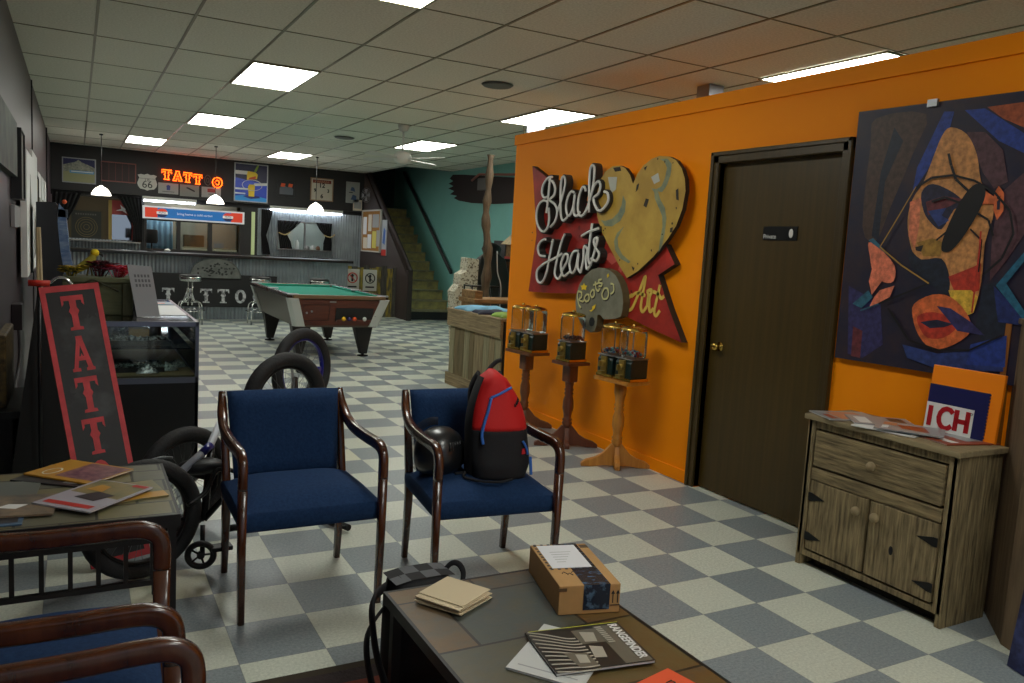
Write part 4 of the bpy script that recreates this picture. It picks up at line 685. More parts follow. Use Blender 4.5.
MBp = MB(); MBp.add([(-.47,-PL+.115,.425),(.47,-PL+.115,.425),(.56,-PL+.015,.745),(-.56,-PL+.015,.745),(-.47,-PL+.14,.425),(.47,-PL+.14,.425),(.56,-PL+.05,.745),(-.56,-PL+.05,.745)], [(0,1,2,3),(7,6,5,4),(0,4,5,1),(1,5,6,2),(2,6,7,3),(3,7,4,0)]); MBp.build('end_panel', apron, pt)
AF = frame((0,-PL+.012,.745),(1,0,0),(0,.298,-.954),(0,-.954,-.298))       # u right, v down the sloping end panel
AFu = lambda u, v, w=0.0: AF(u, v, w)
silverm = mat('pool_corner_silver', (196,200,196), .32, metal=.35)
for sx in (-1, 1):
    for sy in (-1, 1):
        a, b = sx*PW, sy*PL
        vs = []
        for z, k in ((.41, .105), (.76, -.004)):
            X, Y = sx*(PW-k), sy*(PL-k)
            for px, py in ((X, Y-sy*.13), (X, Y-sy*.03), (X-sx*.03, Y), (X-sx*.13, Y), (X-sx*.13, Y-sy*.13)): vs.append((px, py, z))
        fs = [[0,1,2,3,4],[5,6,7,8,9]]+[[i,(i+1)%5,5+(i+1)%5,5+i] for i in range(5)]
        MB().add(vs, fs).build('corner_casting', silverm, pt, bevel=.006)
        lx, ly = sx*(PW-.24), sy*(PL-.36)
        m = MB(); taper = [(lx-.10, ly-.085), (lx+.10, ly+.085)]
        m.add([(lx+.045*q*1.0+sx*.02, ly+.045*r_, .035) for q, r_ in ((-1,-1),(1,-1),(1,1),(-1,1))]+[(lx+.12*q, ly+.085*r_, .41) for q, r_ in ((-1,-1),(1,-1),(1,1),(-1,1))], [(3,2,1,0),(4,5,6,7),(0,1,5,4),(1,2,6,5),(2,3,7,6),(3,0,4,7)])
        lg = m.build('leg', mat('pool_leg_black', (30,27,26), .5), pt, bevel=.006)
        MB().lathe([(.07,0),(.07,.015),(.02,.02),(.02,.04),(0,.04)], (lx+sx*.02, ly, 0), 14).build('leveller', blackm, lg)
felt = mat('green_cloth', (36,140,120), .95); rail = mat('rail_wood', (52,38,34), .25)
MB().box(-PW+.09, PW-.09, -PL+.09, PL-.09, .757, .772).build('playing_cloth', felt, pt)
for (x0,x1,y0,y1) in ((-PW,-PW+.075,-PL+.06,-.05),(-PW,-PW+.075,.05,PL-.06),(PW-.075,PW,-PL+.06,-.05),(PW-.075,PW,.05,PL-.06),(-PW+.06,PW-.06,-PL,-PL+.075),(-PW+.06,PW-.06,PL-.075,PL)):
    MB().box(x0, x1, y0, y1, .757, .805).build('rail', rail if (x1-x0) < .2 else mat('rail_wood_end', (110,88,64), .3), pt, bevel=.010)
for (x0,x1,y0,y1) in ((-PW+.075,-PW+.12,-PL+.14,-.07),(-PW+.075,-PW+.12,.07,PL-.14),(PW-.12,PW-.075,-PL+.14,-.07),(PW-.12,PW-.075,.07,PL-.14),(-PW+.14,PW-.14,-PL+.075,-PL+.12),(-PW+.14,PW-.14,PL-.12,PL-.075)):
    MB().box(x0, x1, y0, y1, .772, .800).build('cushion', felt, pt, bevel=.008)
for sx, sy in ((-1,-1),(1,-1),(-1,1),(1,1),(-1,0),(1,0)):
    MB().lathe([(.055,0),(.0,.002)], (sx*(PW-.085), sy*(PL-.085), .7735), 14).build('pocket', black, pt)
    MB().tube([(sx*(PW-.075)+.062*math.cos(2*PI*i/16), sy*(PL-.075)*(1 if sy else 1)+.062*math.sin(2*PI*i/16), .803) for i in range(16)], .011, 6, closed=True).build('pocket_rim', steel, pt)
m = MB(); m.box(-.04,.44,.10,.27,.0,.004,0,AFu); m.build('ball_return', black, pt)
m = MB(); m.box(-.02,.42,.255,.285,.0,.02,0,AFu); m.build('return_lip', apron, pt)
m = MB(); 
for q in ((-.45,-.12,.06,.065),(-.45,-.12,.27,.275),(-.45,-.445,.06,.275),(-.125,-.12,.06,.275)): m.box(*q, 0, .004, 0, AFu)
m.build('coin_door', mat('coin_door_dark', (48,22,16), .4), pt)
m = MB(); m.box(-.13,-.05,.01,.03,0,.005,0,AFu); m.lathe([(.014,0),(.014,-.006),(0,-.006)], AFu(-.40,.17,.004), 10, axis='y'); m.lathe([(.014,0),(.014,-.006),(0,-.006)], AFu(-.34,.15,.004), 10, axis='y'); m.lathe([(.014,0),(.014,-.006),(0,-.006)], AFu(.47,.2,.004), 10, axis='y'); m.build('metal_plates', steel, pt)
ca, sa = 1.0, 0.0
for i, (u, c_, lab) in enumerate(((.06,(230,180,40),'yellow pool ball in the return slot'), (.20,(226,84,40),'orange-red pool ball in the return slot'), (.33,(214,214,208),'white cue ball in the return slot'), (.13,(50,40,90),'dark blue pool ball between the yellow and the orange one'))):
    p = AFu(u, .235, .03); X = 2.866+p.x*ca-p.y*sa; Y = 10.90+p.x*sa+p.y*ca
    m = MB(); m.ball((0,0,0), .028, n=14); tag(m.build('pool_ball', mat('ball_%d' % i, c_, .15, coat=.5), loc=(X, Y, p.z)), lab, 'ball')

# ================================================================ barn-wood kiosk and things by the teal wall
kk = thing('display_counter', 'counter clad in upright weathered barn boards at the end of the orange partition', 'counter', (4.05, 7.33, 0))
rr = random.Random(12); barn2 = plank_wood('barn_wood_dark', (84,74,50), (132,116,80)); barn3 = plank_wood('barn_wood_green', (108,104,76), (168,158,122))
m = MB(); m.box(-.46,.45,-.60,.60,.02,.80); m.build('carcass', mat('carcass_dark', (50,44,34), .8), kk)
KF = frame((-.47,0,0),(0,-1,0),(0,0,1),(-1,0,0))
u = -.60
while u < .58:
    w_ = min(rr.uniform(.10,.15), .60-u); MB().box(u+.004, u+w_-.004, .0, .79, 0, .014+rr.uniform(0,.008), 0, KF).build('board', rr.choice((barn, barn2, barn3)), kk, bevel=.002); u += w_
MB().box(-.63,.62,.64,.80,.018,.045,0,KF).box(-.63,.62,0,.13,.018,.042,0,KF).build('cross_board', barnh, kk, bevel=.003)
e = MB(); e.box(-.47,.46,.60,.63,0,.80); e.build('end_board', barnx, kk)
MB().box(-.52,.48,-.62,.65,.80,.825).build('counter_top', barnh, kk, bevel=.004)
def cloth_pile(lab, c_, x, y, z, w_, d_, h, seed, cat='clothing', name='folded_shirt', rz=0.0):
    r2 = random.Random(seed); ph = [r2.uniform(0, 6) for _ in range(6)]
    def top(a, b):
        e = max(0, min(1, min(a, 1-a, b, 1-b)*7)); e = math.sin(e*PI/2)
        return Vector(((a-.5)*w_*(1+.06*math.sin(b*9+ph[0])), (b-.5)*d_*(1+.07*math.sin(a*8+ph[1])), e*h*(.75+.25*math.sin(a*7+ph[2])*math.sin(b*6+ph[3]))+.002))
    m = MB(); m.sheet(top, 18, 18); o = m.build(name, mat('cloth_%d_%d_%d' % c_, c_, .9, var=.15, scale=9), solid=.003, loc=(x, y, z)); o.rotation_euler = (0,0,rz); tag(o, lab, cat, 'folded shirts on the barn-wood counter'); return o
cloth_pile('light blue folded shirt at the far corner of the barn-wood counter', (120,176,206), 3.82, 7.70, .826, .50, .42, .045, 1)
cloth_pile('pink folded shirt in the middle of the barn-wood counter', (206,140,158), 4.13, 7.26, .826, .34, .30, .05, 2, rz=.3)
cloth_pile('dark navy folded shirt at the front of the barn-wood counter', (40,44,64), 3.72, 7.30, .826, .32, .36, .035, 3, rz=-.2)
cloth_pile('lime green folded shirt nearest the orange partition end', (140,180,84), 3.76, 6.92, .826, .34, .26, .045, 4)
# driftwood post with wire
m = MB(); ppts = smooth_pts([(.04,0,0),(.05,.0,.5),(.02,0,.95),(.03,0,1.4),(-.015,.02,1.85),(-.01,.0,2.2),(.0,.0,2.62)], 5)
m.tube(ppts, [.066-.026*(i/len(ppts))+.012*math.sin(i*1.7) for i in range(len(ppts))], 9)
o = m.build('driftwood_post', plank_wood('driftwood', (52,42,30), (104,86,62), grain=(14,14,1.5)), loc=(4.45, 8.95, 0)); tag(o, 'tall crooked driftwood post standing behind the barn-wood counter', 'post')
m = MB(); m.tube(smooth_pts([(.09,-.04,1.45),(.10,-.06,1.2),(.14,-.10,1.0),(.13,-.1,.6),(.10,-.12,.0)],5), .008, 5); tag(m.build('cable', mat('cable_grey', (150,150,145), .5), loc=(4.47,8.9,.01)), 'thin grey cable hanging beside the driftwood post', 'cable')
# brush stroke and junction box on the teal wall
bs = [(-15.15,2.93),(-14.6,2.90),(-13.6,2.82),(-12.0,2.70),(-11.6,2.66),(-11.6,2.22),(-12.4,2.30),(-13.3,2.30),(-14.2,2.34),(-14.8,2.40),(-15.05,2.46),(-14.9,2.50),(-15.25,2.54),(-15.05,2.60),(-15.35,2.66),(-15.1,2.70),(-15.35,2.76),(-15.12,2.80),(-15.3,2.86)]
m = MB(); m.prism([(a+13.5, b-2.2) for a, b in bs], .002, .02, 0, frame((0,0,0),(0,-1,0),(0,0,1),(-1,0,0))); tag(m.build('wall_banner', mat('banner_dark', (38,26,26), .8), loc=(XT, 13.5, 2.2)), 'dark ragged-edged painted panel on the teal wall', 'wall panel')
t = thing('junction_box', 'grey electrical box with a pinkish conduit on the teal wall', 'electrical box', (XT-.02, 13.65, 2.56))
MB().box(-.08,0,-.17,.17,0,.22).build('box', mat('jbox_grey', (96,92,90), .5), t, bevel=.005); MB().tube([(-.04,.5,.20),(-.04,.2,.30),(-.04,-1.6,.20)], .022, 8).build('conduit', mat('conduit_pink', (150,96,84), .5), t)
# mosaic column, seat, shelves
mo = MB(); mo.prism([(-.10,0),(.17,0),(.20,1.32),(.02,1.34),(.01,1.15),(-.08,1.10),(-.09,.95),(-.17,.85)], 0, .25, 0, frame((0,0,0),(1,0,0),(0,0,1),(0,-1,0)))
mosm = mat('pebble_mosaic', (206,200,178), .8, rgb2=(104,92,70), scale=42, thresh=(.5,.6))
tag(mo.build('mosaic_column', mosm, loc=(4.90,10.7,0), bevel=.01), 'stepped cream and brown mottled column between the stairs and the driftwood post', 'column')
ch = thing('barber_chair', 'black leather armchair with metal trim behind the driftwood post', 'chair', (5.42, 10.35, 0))
leather = mat('black_leather', (26,25,26), .3)
MB().box(-.30,.30,-.28,.28,.38,.54).build('seat', leather, ch, bevel=.05, seg=3)
MB().prism([(-.26,0),(.26,0),(.29,.5),(.22,.78),(.10,.86),(-.10,.86),(-.22,.78),(-.29,.5)], 0, .13, 0, frame((0,.34,.56),(1,0,0),(0,.12,.99),(0,-.99,.12))).build('backrest', leather, ch, bevel=.03, seg=3)
for s_ in (-1, 1):
    MB().tube(smooth_pts([(s_*.34,.30,.45),(s_*.35,.28,.78),(s_*.35,0,.80),(s_*.35,-.26,.76),(s_*.34,-.28,.40)],4), .028, 8).build('armrest', steel, ch)
MB().lathe([(.30,0),(.30,.03),(.07,.06),(.06,.38),(0,.38)], (0,0,0), 20).build('pedestal', steel, ch)
MB().ball((0,.36,1.48), .14, sq=(1.2,.6,.7)).build('headrest', leather, ch)
m = MB(); m.box(-.13,.13,-.05,.05,0,.16); tag(m.build('red_bag', mat('bag_red', (190,36,30), .6), bevel=.02, loc=(4.72,9.55,.62)), 'red bag on the low rack behind the driftwood post', 'bag')
rk = thing('low_rack', 'low dark wire rack behind the driftwood post', 'rack', (4.72, 9.55, 0))
for x in (-.2,.2):
    for y in (-.12,.12): MB().tube([(x,y,0),(x,y,1.0)], .012, 6).build('upright', blackm, rk)
for z in (.2,.6,.98): MB().box(-.21,.21,-.13,.13,z,z+.015).build('shelf', blackm, rk)
wb = thing('wooden_cabinet', 'brown wooden cabinet standing by the teal wall behind the counter', 'cabinet', (6.05, 11.2, 0))
MB().box(-.35,.35,-.25,.25,0,1.30).build('body', mat('cab_brown', (84,52,34), .5, var=.15, scale=3), wb, bevel=.006); MB().box(-.33,.33,-.27,-.25,.05,1.25).build('door', mat('cab_brown2', (70,42,28), .5), wb, bevel=.004); MB().box(-.25,.25,-.2,.2,1.30,1.62).build('top_box', black, wb, bevel=.01)
rb = thing('rustic_table', 'rustic wooden table with crossed plank legs behind the counter', 'table', (4.36, 8.36, 0))
rw_ = plank_wood('rustic_wood', (104,74,40), (160,126,78), grain=(3,16,16))
MB().box(-.42,.42,-.22,.22,.86,.91).build('tabletop', rw_, rb, bevel=.008); MB().box(-.40,-.30,-.18,.18,0,1.0).build('leg', rw_, rb, bevel=.006); MB().box(.32,.42,-.18,.18,0,.86).build('leg', rw_, rb, bevel=.006)
MB().tube([(-.3,0,.75),(.35,0,.10)], .04, 6).build('brace', rw_, rb)
bh = thing('birdhouse', 'small wooden birdhouse hanging high beside the end of the orange partition', 'birdhouse', (4.80, 8.80, 1.40))
MB().prism([(-.10,0),(.10,0),(.10,.16),(0,.25),(-.10,.16)], -.09, .09, 0, f0).build('box', rw_, bh, bevel=.003)
MB().prism([(-.14,.145),(0,.27),(0,.29),(-.16,.15)], -.13, .13, 0, f0).prism([(.14,.145),(0,.27),(0,.29),(.16,.15)], -.13, .13, 0, f0).build('roof', barn, bh)
MB().lathe([(.025,-.002),(0,-.002)], (0,-.09,.12), 12, axis='y').build('hole', black, bh); MB().box(-.11,.11,-.10,.10,-.03,0).build('red_base', redm, bh)
MB().tube([(0,0,.27),(0,0,1.6)], .004, 5).build('hanging_wire', black, bh)
m = MB(); m.box(-.15,.15,0,.012,0,.30,0); m.box(-.12,.12,-.002,0,.03,.27,1); o = m.build('tablet_sign', [mat('lilac_frame', (96,96,214), .4), mat('lilac_face', (130,130,200), .5)], loc=(4.17,7.26,.876)); o.rotation_euler = (-.15,0,.35); tag(o, 'small blue-violet framed sign leaning on the shirts at the partition end', 'sign')
for (x, y, lab) in ((4.86,8.6,'grey metal support post rising behind the far end of the orange partition'), (4.86,5.56,'grey metal support post rising behind the orange partition near the door')):
    m = MB(); m.box(-.05,.05,-.05,.05,0,HC-.008); m.box(-.09,.09,-.09,.09,0,.012); m.box(-.08,.08,-.08,.08,HC-.2,HC-.008); tag(m.build('support_post', mat('post_grey', (150,152,158), .4, metal=.3), loc=(x,y,0)), lab, 'post')

# ================================================================ the big sign on the orange wall
sg = thing('wall_sign', 'large red arrow-shaped sign with a mustard heart and white script lettering', 'sign', OR(-5.2, .95))
def O2(O): return lambda u, v, w=0.0: OR(u, v, w)-O
SO = sg.location.copy(); SF = O2(SO)
redpaint = mat('distressed_red', (186,46,34), .55, rgb2=(140,30,24), scale=5); edge = mat('sign_edge', (42,34,26), .7)
mustard = mat('mustard_paint', (196,160,66), .5, rgb2=(168,132,50), scale=4); chip = mat('chip_dark', (50,44,38), .8); chipw = mat('chip_pale', (180,180,170), .7)
m = MB(); m.prism(TRACE['red'], .004, .055, 0, SF, side=1)
m.build('red_board', [redpaint, edge], sg)
m = MB()
for q in TRACE['red_chip']: m.poly(q, .0565, 0, SF)
rr = random.Random(21)
for k in range(26):
    u, v = rr.uniform(-6.2,-4.6), rr.uniform(1.15,2.0); r = rr.uniform(.008,.02)
    m.poly([(u+r*math.cos(t)*rr.uniform(.5,1.2), v+r*math.sin(t)*rr.uniform(.5,1.2)) for t in [2*PI*i/5 for i in range(5)]], .0568, 1, SF)
pw_ = m.build('paint_wear', [mat('wear_pink', (206,90,80), .6), mat('wear_red_dark', (110,26,22), .6)], sg); pw_['kind'] = 'stuff'
h_ = MB().prism(TRACE['heart'], .056, .090, 0, SF, side=1).build('heart', [mustard, edge], sg)
m = MB(); sw1 = mat('swash_green', (150,152,110), .5, rgb2=(106,116,96), scale=8)
for q in TRACE['heart_swash']: m.poly(q, .0915, 0, SF)
m.build('painted_swash', [sw1], h_)
m = MB()
for i, q in enumerate(TRACE['heart_chip']): m.poly(q, .0925, 1 if i in (1,3) else 0, SF)
for k in range(16):
    t_ = rr.uniform(0, 1); e = TRACE['heart']; i = rr.randrange(len(e)); cx = sum(p[0] for p in e)/len(e); cy = sum(p[1] for p in e)/len(e); f_ = rr.uniform(.86,.97)
    u, v = cx+(e[i][0]-cx)*f_, cy+(e[i][1]-cy)*f_; r = rr.uniform(.004,.011); m.poly([(u+r*math.cos(t)*rr.uniform(.5,1.3), v+r*math.sin(t)*rr.uniform(.5,1.3)) for t in [2*PI*i/5 for i in range(5)]], .0928, 0, SF)
pw_ = m.build('paint_wear', [chip, chipw], h_); pw_['kind'] = 'stuff'
bodym = mat('letter_body', (48,44,40), .6); whitel = mat('letter_white', (226,224,218), .45)
for nm in ('black', 'hearts'):
    for q in TRACE[nm]:
        q = smooth_pts([tuple(p) for p in q], 4)
        l = MB().ribbon(q, .037, .056, .115, 0, SF).build('letter_stroke', bodym, sg)
        MB().tube([SF(u, v, .120) for u, v in q], .0100, 7).build('white_face', whitel, l)
goldp = mat('gold_paint', (222,190,84), .5)
m = MB()
for q in TRACE['art']: m.ribbon(smooth_pts([tuple(p) for p in q], 4), .024, .056, .060, 0, SF)
m.build('lettering', goldp, sg)
pal = TRACE['palette']; hole = TRACE['palette_hole']
p_ = MB().prism(pal, .058, .12, 0, SF, side=1).build('palette', [mat('palette_grey', (132,130,112), .6, rgb2=(104,102,84), scale=6), mat('palette_edge', (96,84,54), .7)], sg)
MB().poly(hole, .1215, 0, SF).build('thumb_hole', black, p_)
m = MB()
for q in [q for i, q in enumerate(TRACE['palette_words']) if i not in (8, 10)]: m.ribbon(smooth_pts([tuple(p) for p in q], 3), .014, .120, .1235, 0, SF); m.ribbon([(a+.008, b-.008) for a, b in smooth_pts([tuple(p) for p in q], 3)], .014, .120, .1225, 1, SF)
m.build('lettering', [mat('pale_gold', (206,200,140), .5), chip], p_)
m = MB()
for q in TRACE['palette_stars']: m.poly(q, .1245, 0, SF)
m.build('star_marks', yellow, p_)

# ================================================================ large painting, tilted photo print and cabinet by the door
pn = thing('large_painting', 'large unframed painting of a face with a black insect on the orange wall', 'painting', OR(-2.15, 1.0))
PO = pn.location.copy(); PF = O2(PO)
pc = {k: tuple(int(x*.82+6) for x in v) for k, v in dict(brown=(64,44,36), navy2=(16,24,40), purple=(40,36,84), maroon=(92,34,40), blue=(26,50,130), rust=(150,66,30), mauve=(74,44,52), skin=(190,128,70), skin2=(214,120,84), navy=(22,22,48), blue2=(34,50,110), ochre=(150,110,40), black2=(30,20,20), red=(176,44,26), yellow=(214,170,50), orange=(206,96,44), salmon=(222,116,84), teal=(36,88,110), navy3=(20,34,90), teal2=(24,84,110), black=(14,13,16), gold=(200,150,60)).items()}
cq = [(-2.905,2.285),(-1.20,2.262),(-1.20,1.03),(-2.90,1.012)]
MB().prism(cq, .004, .030, 0, PF).build('canvas', mat('painting_navy', (26,26,50), .5, rgb2=(52,36,44), scale=9, detail=8, thresh=(.4,.7)), pn)
groups = {}
m = MB(); ms = []
for i, (cn, q) in enumerate(TRACE['painting']):
    mm = mat('paint_'+cn, pc[cn], .5, rgb2=tuple(min(255,int(v*1.3+8)) if cn not in ('black','gold') else v for v in pc[cn]), scale=34, detail=6)
    if mm not in ms: ms.append(mm)
    if len(q) >= 7: q = closed_smooth([tuple(p) for p in q])
    q = [(max(-2.895, min(a,-1.205)), max(1.03, min(b,2.255))) for a, b in q]
    m.poly(q, .0305+.00025*(i+1), ms.index(mm), PF)
m.build('painted_shapes', ms, pn)
for u, v in ((-2.49,2.27),(-2.30,1.02)): MB().box(u-.025,u+.025,v-.012,v+.022,.03,.045,0,PF).build('clip', steel, pn)

cb = thing('storage_cabinet', 'low weathered barn-wood cabinet with one drawer and two doors beside the brown door', 'cabinet', (3.36, 2.33, 0))
b1 = plank_wood('cabinet_wood', (70,58,36), (164,144,104), grain=(14,14,1.2), bump=.8, scale=5); b2 = plank_wood('cabinet_wood_across', (72,60,38), (158,138,98), grain=(14,1.2,14), bump=.9, scale=5)
MB().box(-.15,.12,-.36,.36,.07,.735).box(-.11,.10,-.33,.33,0,.07).build('body', mat('cabinet_carcass', (44,38,28), .9), cb)  # plain dark carcass behind the weathered boards
MB().box(-.18,-.13,.345,.385,.055,.745).box(-.18,-.13,-.385,-.345,.055,.745).box(-.178,-.13,-.345,.345,.055,.085).box(-.176,-.13,-.345,.345,.70,.745).build('face_frame', b1, cb, bevel=.004)
for q in ((-.18,.01,-.390,-.362),(.015,.13,-.388,-.362),(-.18,.01,.362,.390),(.015,.13,.362,.388)): MB().box(*q, 0, .738).build('side_board', b1, cb, bevel=.004)
MB().box(-.20,.14,-.402,.402,.738,.765).build('top', plank_wood('cabinet_top', (120,104,76), (160,144,108), grain=(16,1.3,16), bump=.4), cb, bevel=.005)
dr = MB().box(-.185,-.135,-.335,.335,.515,.69).build('drawer', b2, cb, bevel=.005)
MB().box(-.182,-.135,-.340,.340,.445,.505).build('rail_board', b2, cb, bevel=.004)
knob = mat('knob_wood', (150,132,98), .7)
def knob_at(par, y, z): MB().lathe([(0,-.030),(.020,-.028),(.022,-.014),(.012,-.008),(.012,0)], (-.185,y,z), 12, axis='x').build('knob', knob, par)
knob_at(dr, 0, .60)
for y0, y1, ky, hy in ((.012,.335,.055,.32),(-.335,-.004,-.045,-.32)):
    dd = MB().box(-.184,-.135,y0,y1,.095,.44).build('door', b1, cb, bevel=.004); knob_at(dd, ky, .375)
    for hz in (.16,.36):
        s_ = 1 if hy > 0 else -1
        MB().prism([(hy,hz-.02),(hy-s_*.03,hz-.012),(hy-s_*.075,hz),(hy-s_*.03,hz+.012),(hy,hz+.02),(hy+s_*.02,hz+.02),(hy+s_*.02,hz-.02)], .184, .188, 0, frame((0,0,0),(0,1,0),(0,0,1),(-1,0,0))).build('hinge', blackm, dd)
MB().ball((-.184,-.13,.25), .014, sq=(.15,.8,1.5)).build('knot_hole', black, cb)

def magazine(name, lab, cx, cy, z, w_, h_, rz, base, shapes=(), thick=.005, cat='magazine', group=None, tilt=None, pages=None):
    """a closed magazine lying flat; shapes are flat colour areas on its cover in 0..1 coordinates"""
    t = thing(name, lab, cat, (cx, cy, z), rz, group, rot=tilt)
    MB().box(-w_/2+.001, w_/2-.002, -h_/2+.002, h_/2-.002, .0008, thick-.0008).build('pages', pages or whitep, t)
    ms = [base]; m = MB(); m.box(-w_/2, w_/2, -h_/2, h_/2, thick-.0008, thick); m.box(-w_/2, w_/2, -h_/2, h_/2, 0, .0008); m.box(-w_/2-.001, -w_/2, -h_/2, h_/2, 0, thick)
    for i, (mm, q) in enumerate(shapes):
        if mm not in ms: ms.append(mm)
        m.poly([((a-.5)*w_, (b-.5)*h_) for a, b in q], thick+.0003*(i+1), ms.index(mm))
    m.build('cover', ms, t); return t
mg = 'magazines on the barn-wood cabinet'
skin_c = mat('cover_skin', (190,130,96), .45); rustc = mat('cover_rust', (150,70,44), .4); greyc = mat('cover_grey', (150,152,154), .35); darkc = mat('cover_dark', (50,48,50), .35); bluec = mat('cover_blue', (70,100,130), .35)
zc = .767
magazine('magazine', 'magazine with a tan cover at the far left on the barn-wood cabinet', 3.30, 2.60, zc, .21, .28, 1.2, greyc, [(skin_c, R_(.1,.9,.2,.75)), (rustc, R_(.1,.6,.8,.92))], group=mg)
magazine('magazine', 'grey magazine fanned out in the middle of the barn-wood cabinet', 3.34, 2.44, zc+.0065, .21, .28, .9, greyc, [(darkc, R_(.1,.9,.1,.35)), (whitep, R_(.1,.8,.7,.9))], group=mg)
magazine('magazine', 'magazine with an orange picture, topmost of the fan on the cabinet', 3.30, 2.26, zc+.013, .21, .28, .55, greyc, [(rustc, [(.2,.2),(.8,.3),(.7,.7),(.3,.6)]), (skin_c, R_(.55,.9,.7,.9)), (whitep, R_(.1,.45,.8,.9))], group=mg)
magazine('magazine', 'reddish magazine at the right end of the barn-wood cabinet', 3.38, 2.10, zc, .21, .28, 1.35, rustc, [(whitep, R_(.1,.7,.7,.85)), (greyc, R_(.2,.9,.15,.5))], group=mg)
magazine('magazine', 'pale magazine lying under the orange-pictured one on the cabinet', 3.27, 2.33, zc, .21, .28, .25, whitep, [(bluec, R_(.1,.9,.1,.3))], group=mg)

# orange framed sign leaning on the wall above the cabinet
t = thing('leaning_sign', 'orange board with a dark blue panel and red ICH letters, leaning on the wall', 'sign', (3.475, 2.15, .767), rot=(0, .08, 0)); LF = frame((0,0,0),(0,-1,0),(0,0,1),(-1,0,0))
MB().box(-.15,.18,0,.30,0,.018,0,LF).build('board', mat('bright_orange', (255,140,14), .4), t, bevel=.003)
nv = mat('panel_navy', (24,28,84), .4)
m = MB(); m.box(-.148,.128,0,.212,.018,.022,0,LF)
for k in range(14): m.prism([(.128,.01+k*.0145),(.135,.017+k*.0145),(.128,.024+k*.0145)], .018, .022, 0, LF)
m.build('blue_panel', nv, t); MB().box(-.148,.075,0,.128,.022,.0235,0,LF).build('white_panel', whitep, t)
rd = mat('letter_red', (170,20,30), .4)
def bar(u0, v0, u1, v1, w_=.020): return [(u0,v0),(u1,v1)], w_
for ch_, strokes in (('I', [[(-.125,.02),(-.125,.112)]]), ('C', [[(-.045+.036*math.cos(a), .066+.045*math.sin(a)) for a in [math.radians(40+28*i) for i in range(11)]]]), ('H', [[(.0,.02),(.0,.115)], [(.052,.02),(.052,.115)], [(0,.066),(.052,.066)]])):
    m = MB()
    for q in strokes: m.ribbon(q, .021, .0235, .0260, 0, LF)
    m.build('letter', rd, t)
MB().tube([(-.0255, -(.066+.005*math.cos(2*PI*i/10)), .108+.005*math.sin(2*PI*i/10)) for i in range(10)], .0012, 4, closed=True).build('registered_mark', darkc, t)

# barn-wood stand at the right edge, painting leaning on it
sd = thing('plank_stand', 'tall barn-wood plank stand at the right edge beside the cabinet', 'stand', (3.36, 1.70, 0))
fp_ = [(3.56,1.985),(3.30,1.755),(3.12,1.32),(3.555,1.2)]
bn = plank_wood('stand_wood', (80,64,46), (128,106,80), grain=(12,12,1.0), bump=.6)
MB().prism([(a-3.36, b-1.70) for a, b in fp_], 0, 1.29, 0).build('body', bn, sd, bevel=.004)
MB().box(-.008,.0,-.2,.2,0,1.2,0,frame((.05,.18,0),(.73,.68,0),(-.68,.73,0),(0,0,1))) 
MB().prism([((a-3.36)*1.12-.01, (b-1.70)*1.10) for a, b in fp_], 1.29, 1.315, 0).build('top', bn, sd, bevel=.004)
e = MB(); e.box(-.02,.012,-.030,-.006,0,1.29,0,frame((.195,.335,0),(1,0,0),(0,1,0),(0,0,1))); e.build('edge_strip', mat('strip_orange_wood', (150,92,32), .6), sd)
lp = thing('floral_painting', 'yellow and dark blue painting of flowers leaning against the plank stand', 'painting', (3.10, 1.44, 0.002), rot=(0, .10, -.30)); QF = frame((0,0,0),(0,-1,0),(0,0,1),(-1,0,0))
MB().box(-.20,.30,0,.62,0,.02,0,QF).build('canvas', mat('floral_ground', (22,26,66), .5, rgb2=(60,70,120), scale=12, thresh=(.45,.7)), lp)
m = MB(); rr = random.Random(31); yl = mat('petal_yellow', (226,206,50), .5, var=.15, scale=30); gr_ = mat('leaf_dark', (52,84,40), .5); rd_ = mat('petal_red', (190,60,40), .5); pw = mat('petal_white', (214,214,190), .5)
for k in range(60):
    u, v = rr.uniform(-.19,.28), .22+.38*rr.random()**.8
    if v < .3 and rr.random() < .6: continue
    r = rr.uniform(.02,.05); a0 = rr.uniform(0,6); mi = rr.choice((0,0,0,1,1,2,3))
    m.poly([(max(-.198,min(.298,u+r*math.cos(a0+t)*(1 if i % 2 else .55))), max(.02,min(.615,v+r*math.sin(a0+t)*(1 if i % 2 else .55)))) for i, t in enumerate([2*PI*i/10 for i in range(10)])], .0203+.0003*k, mi, QF)
m.build('painted_flowers', [yl, gr_, rd_, pw], lp)
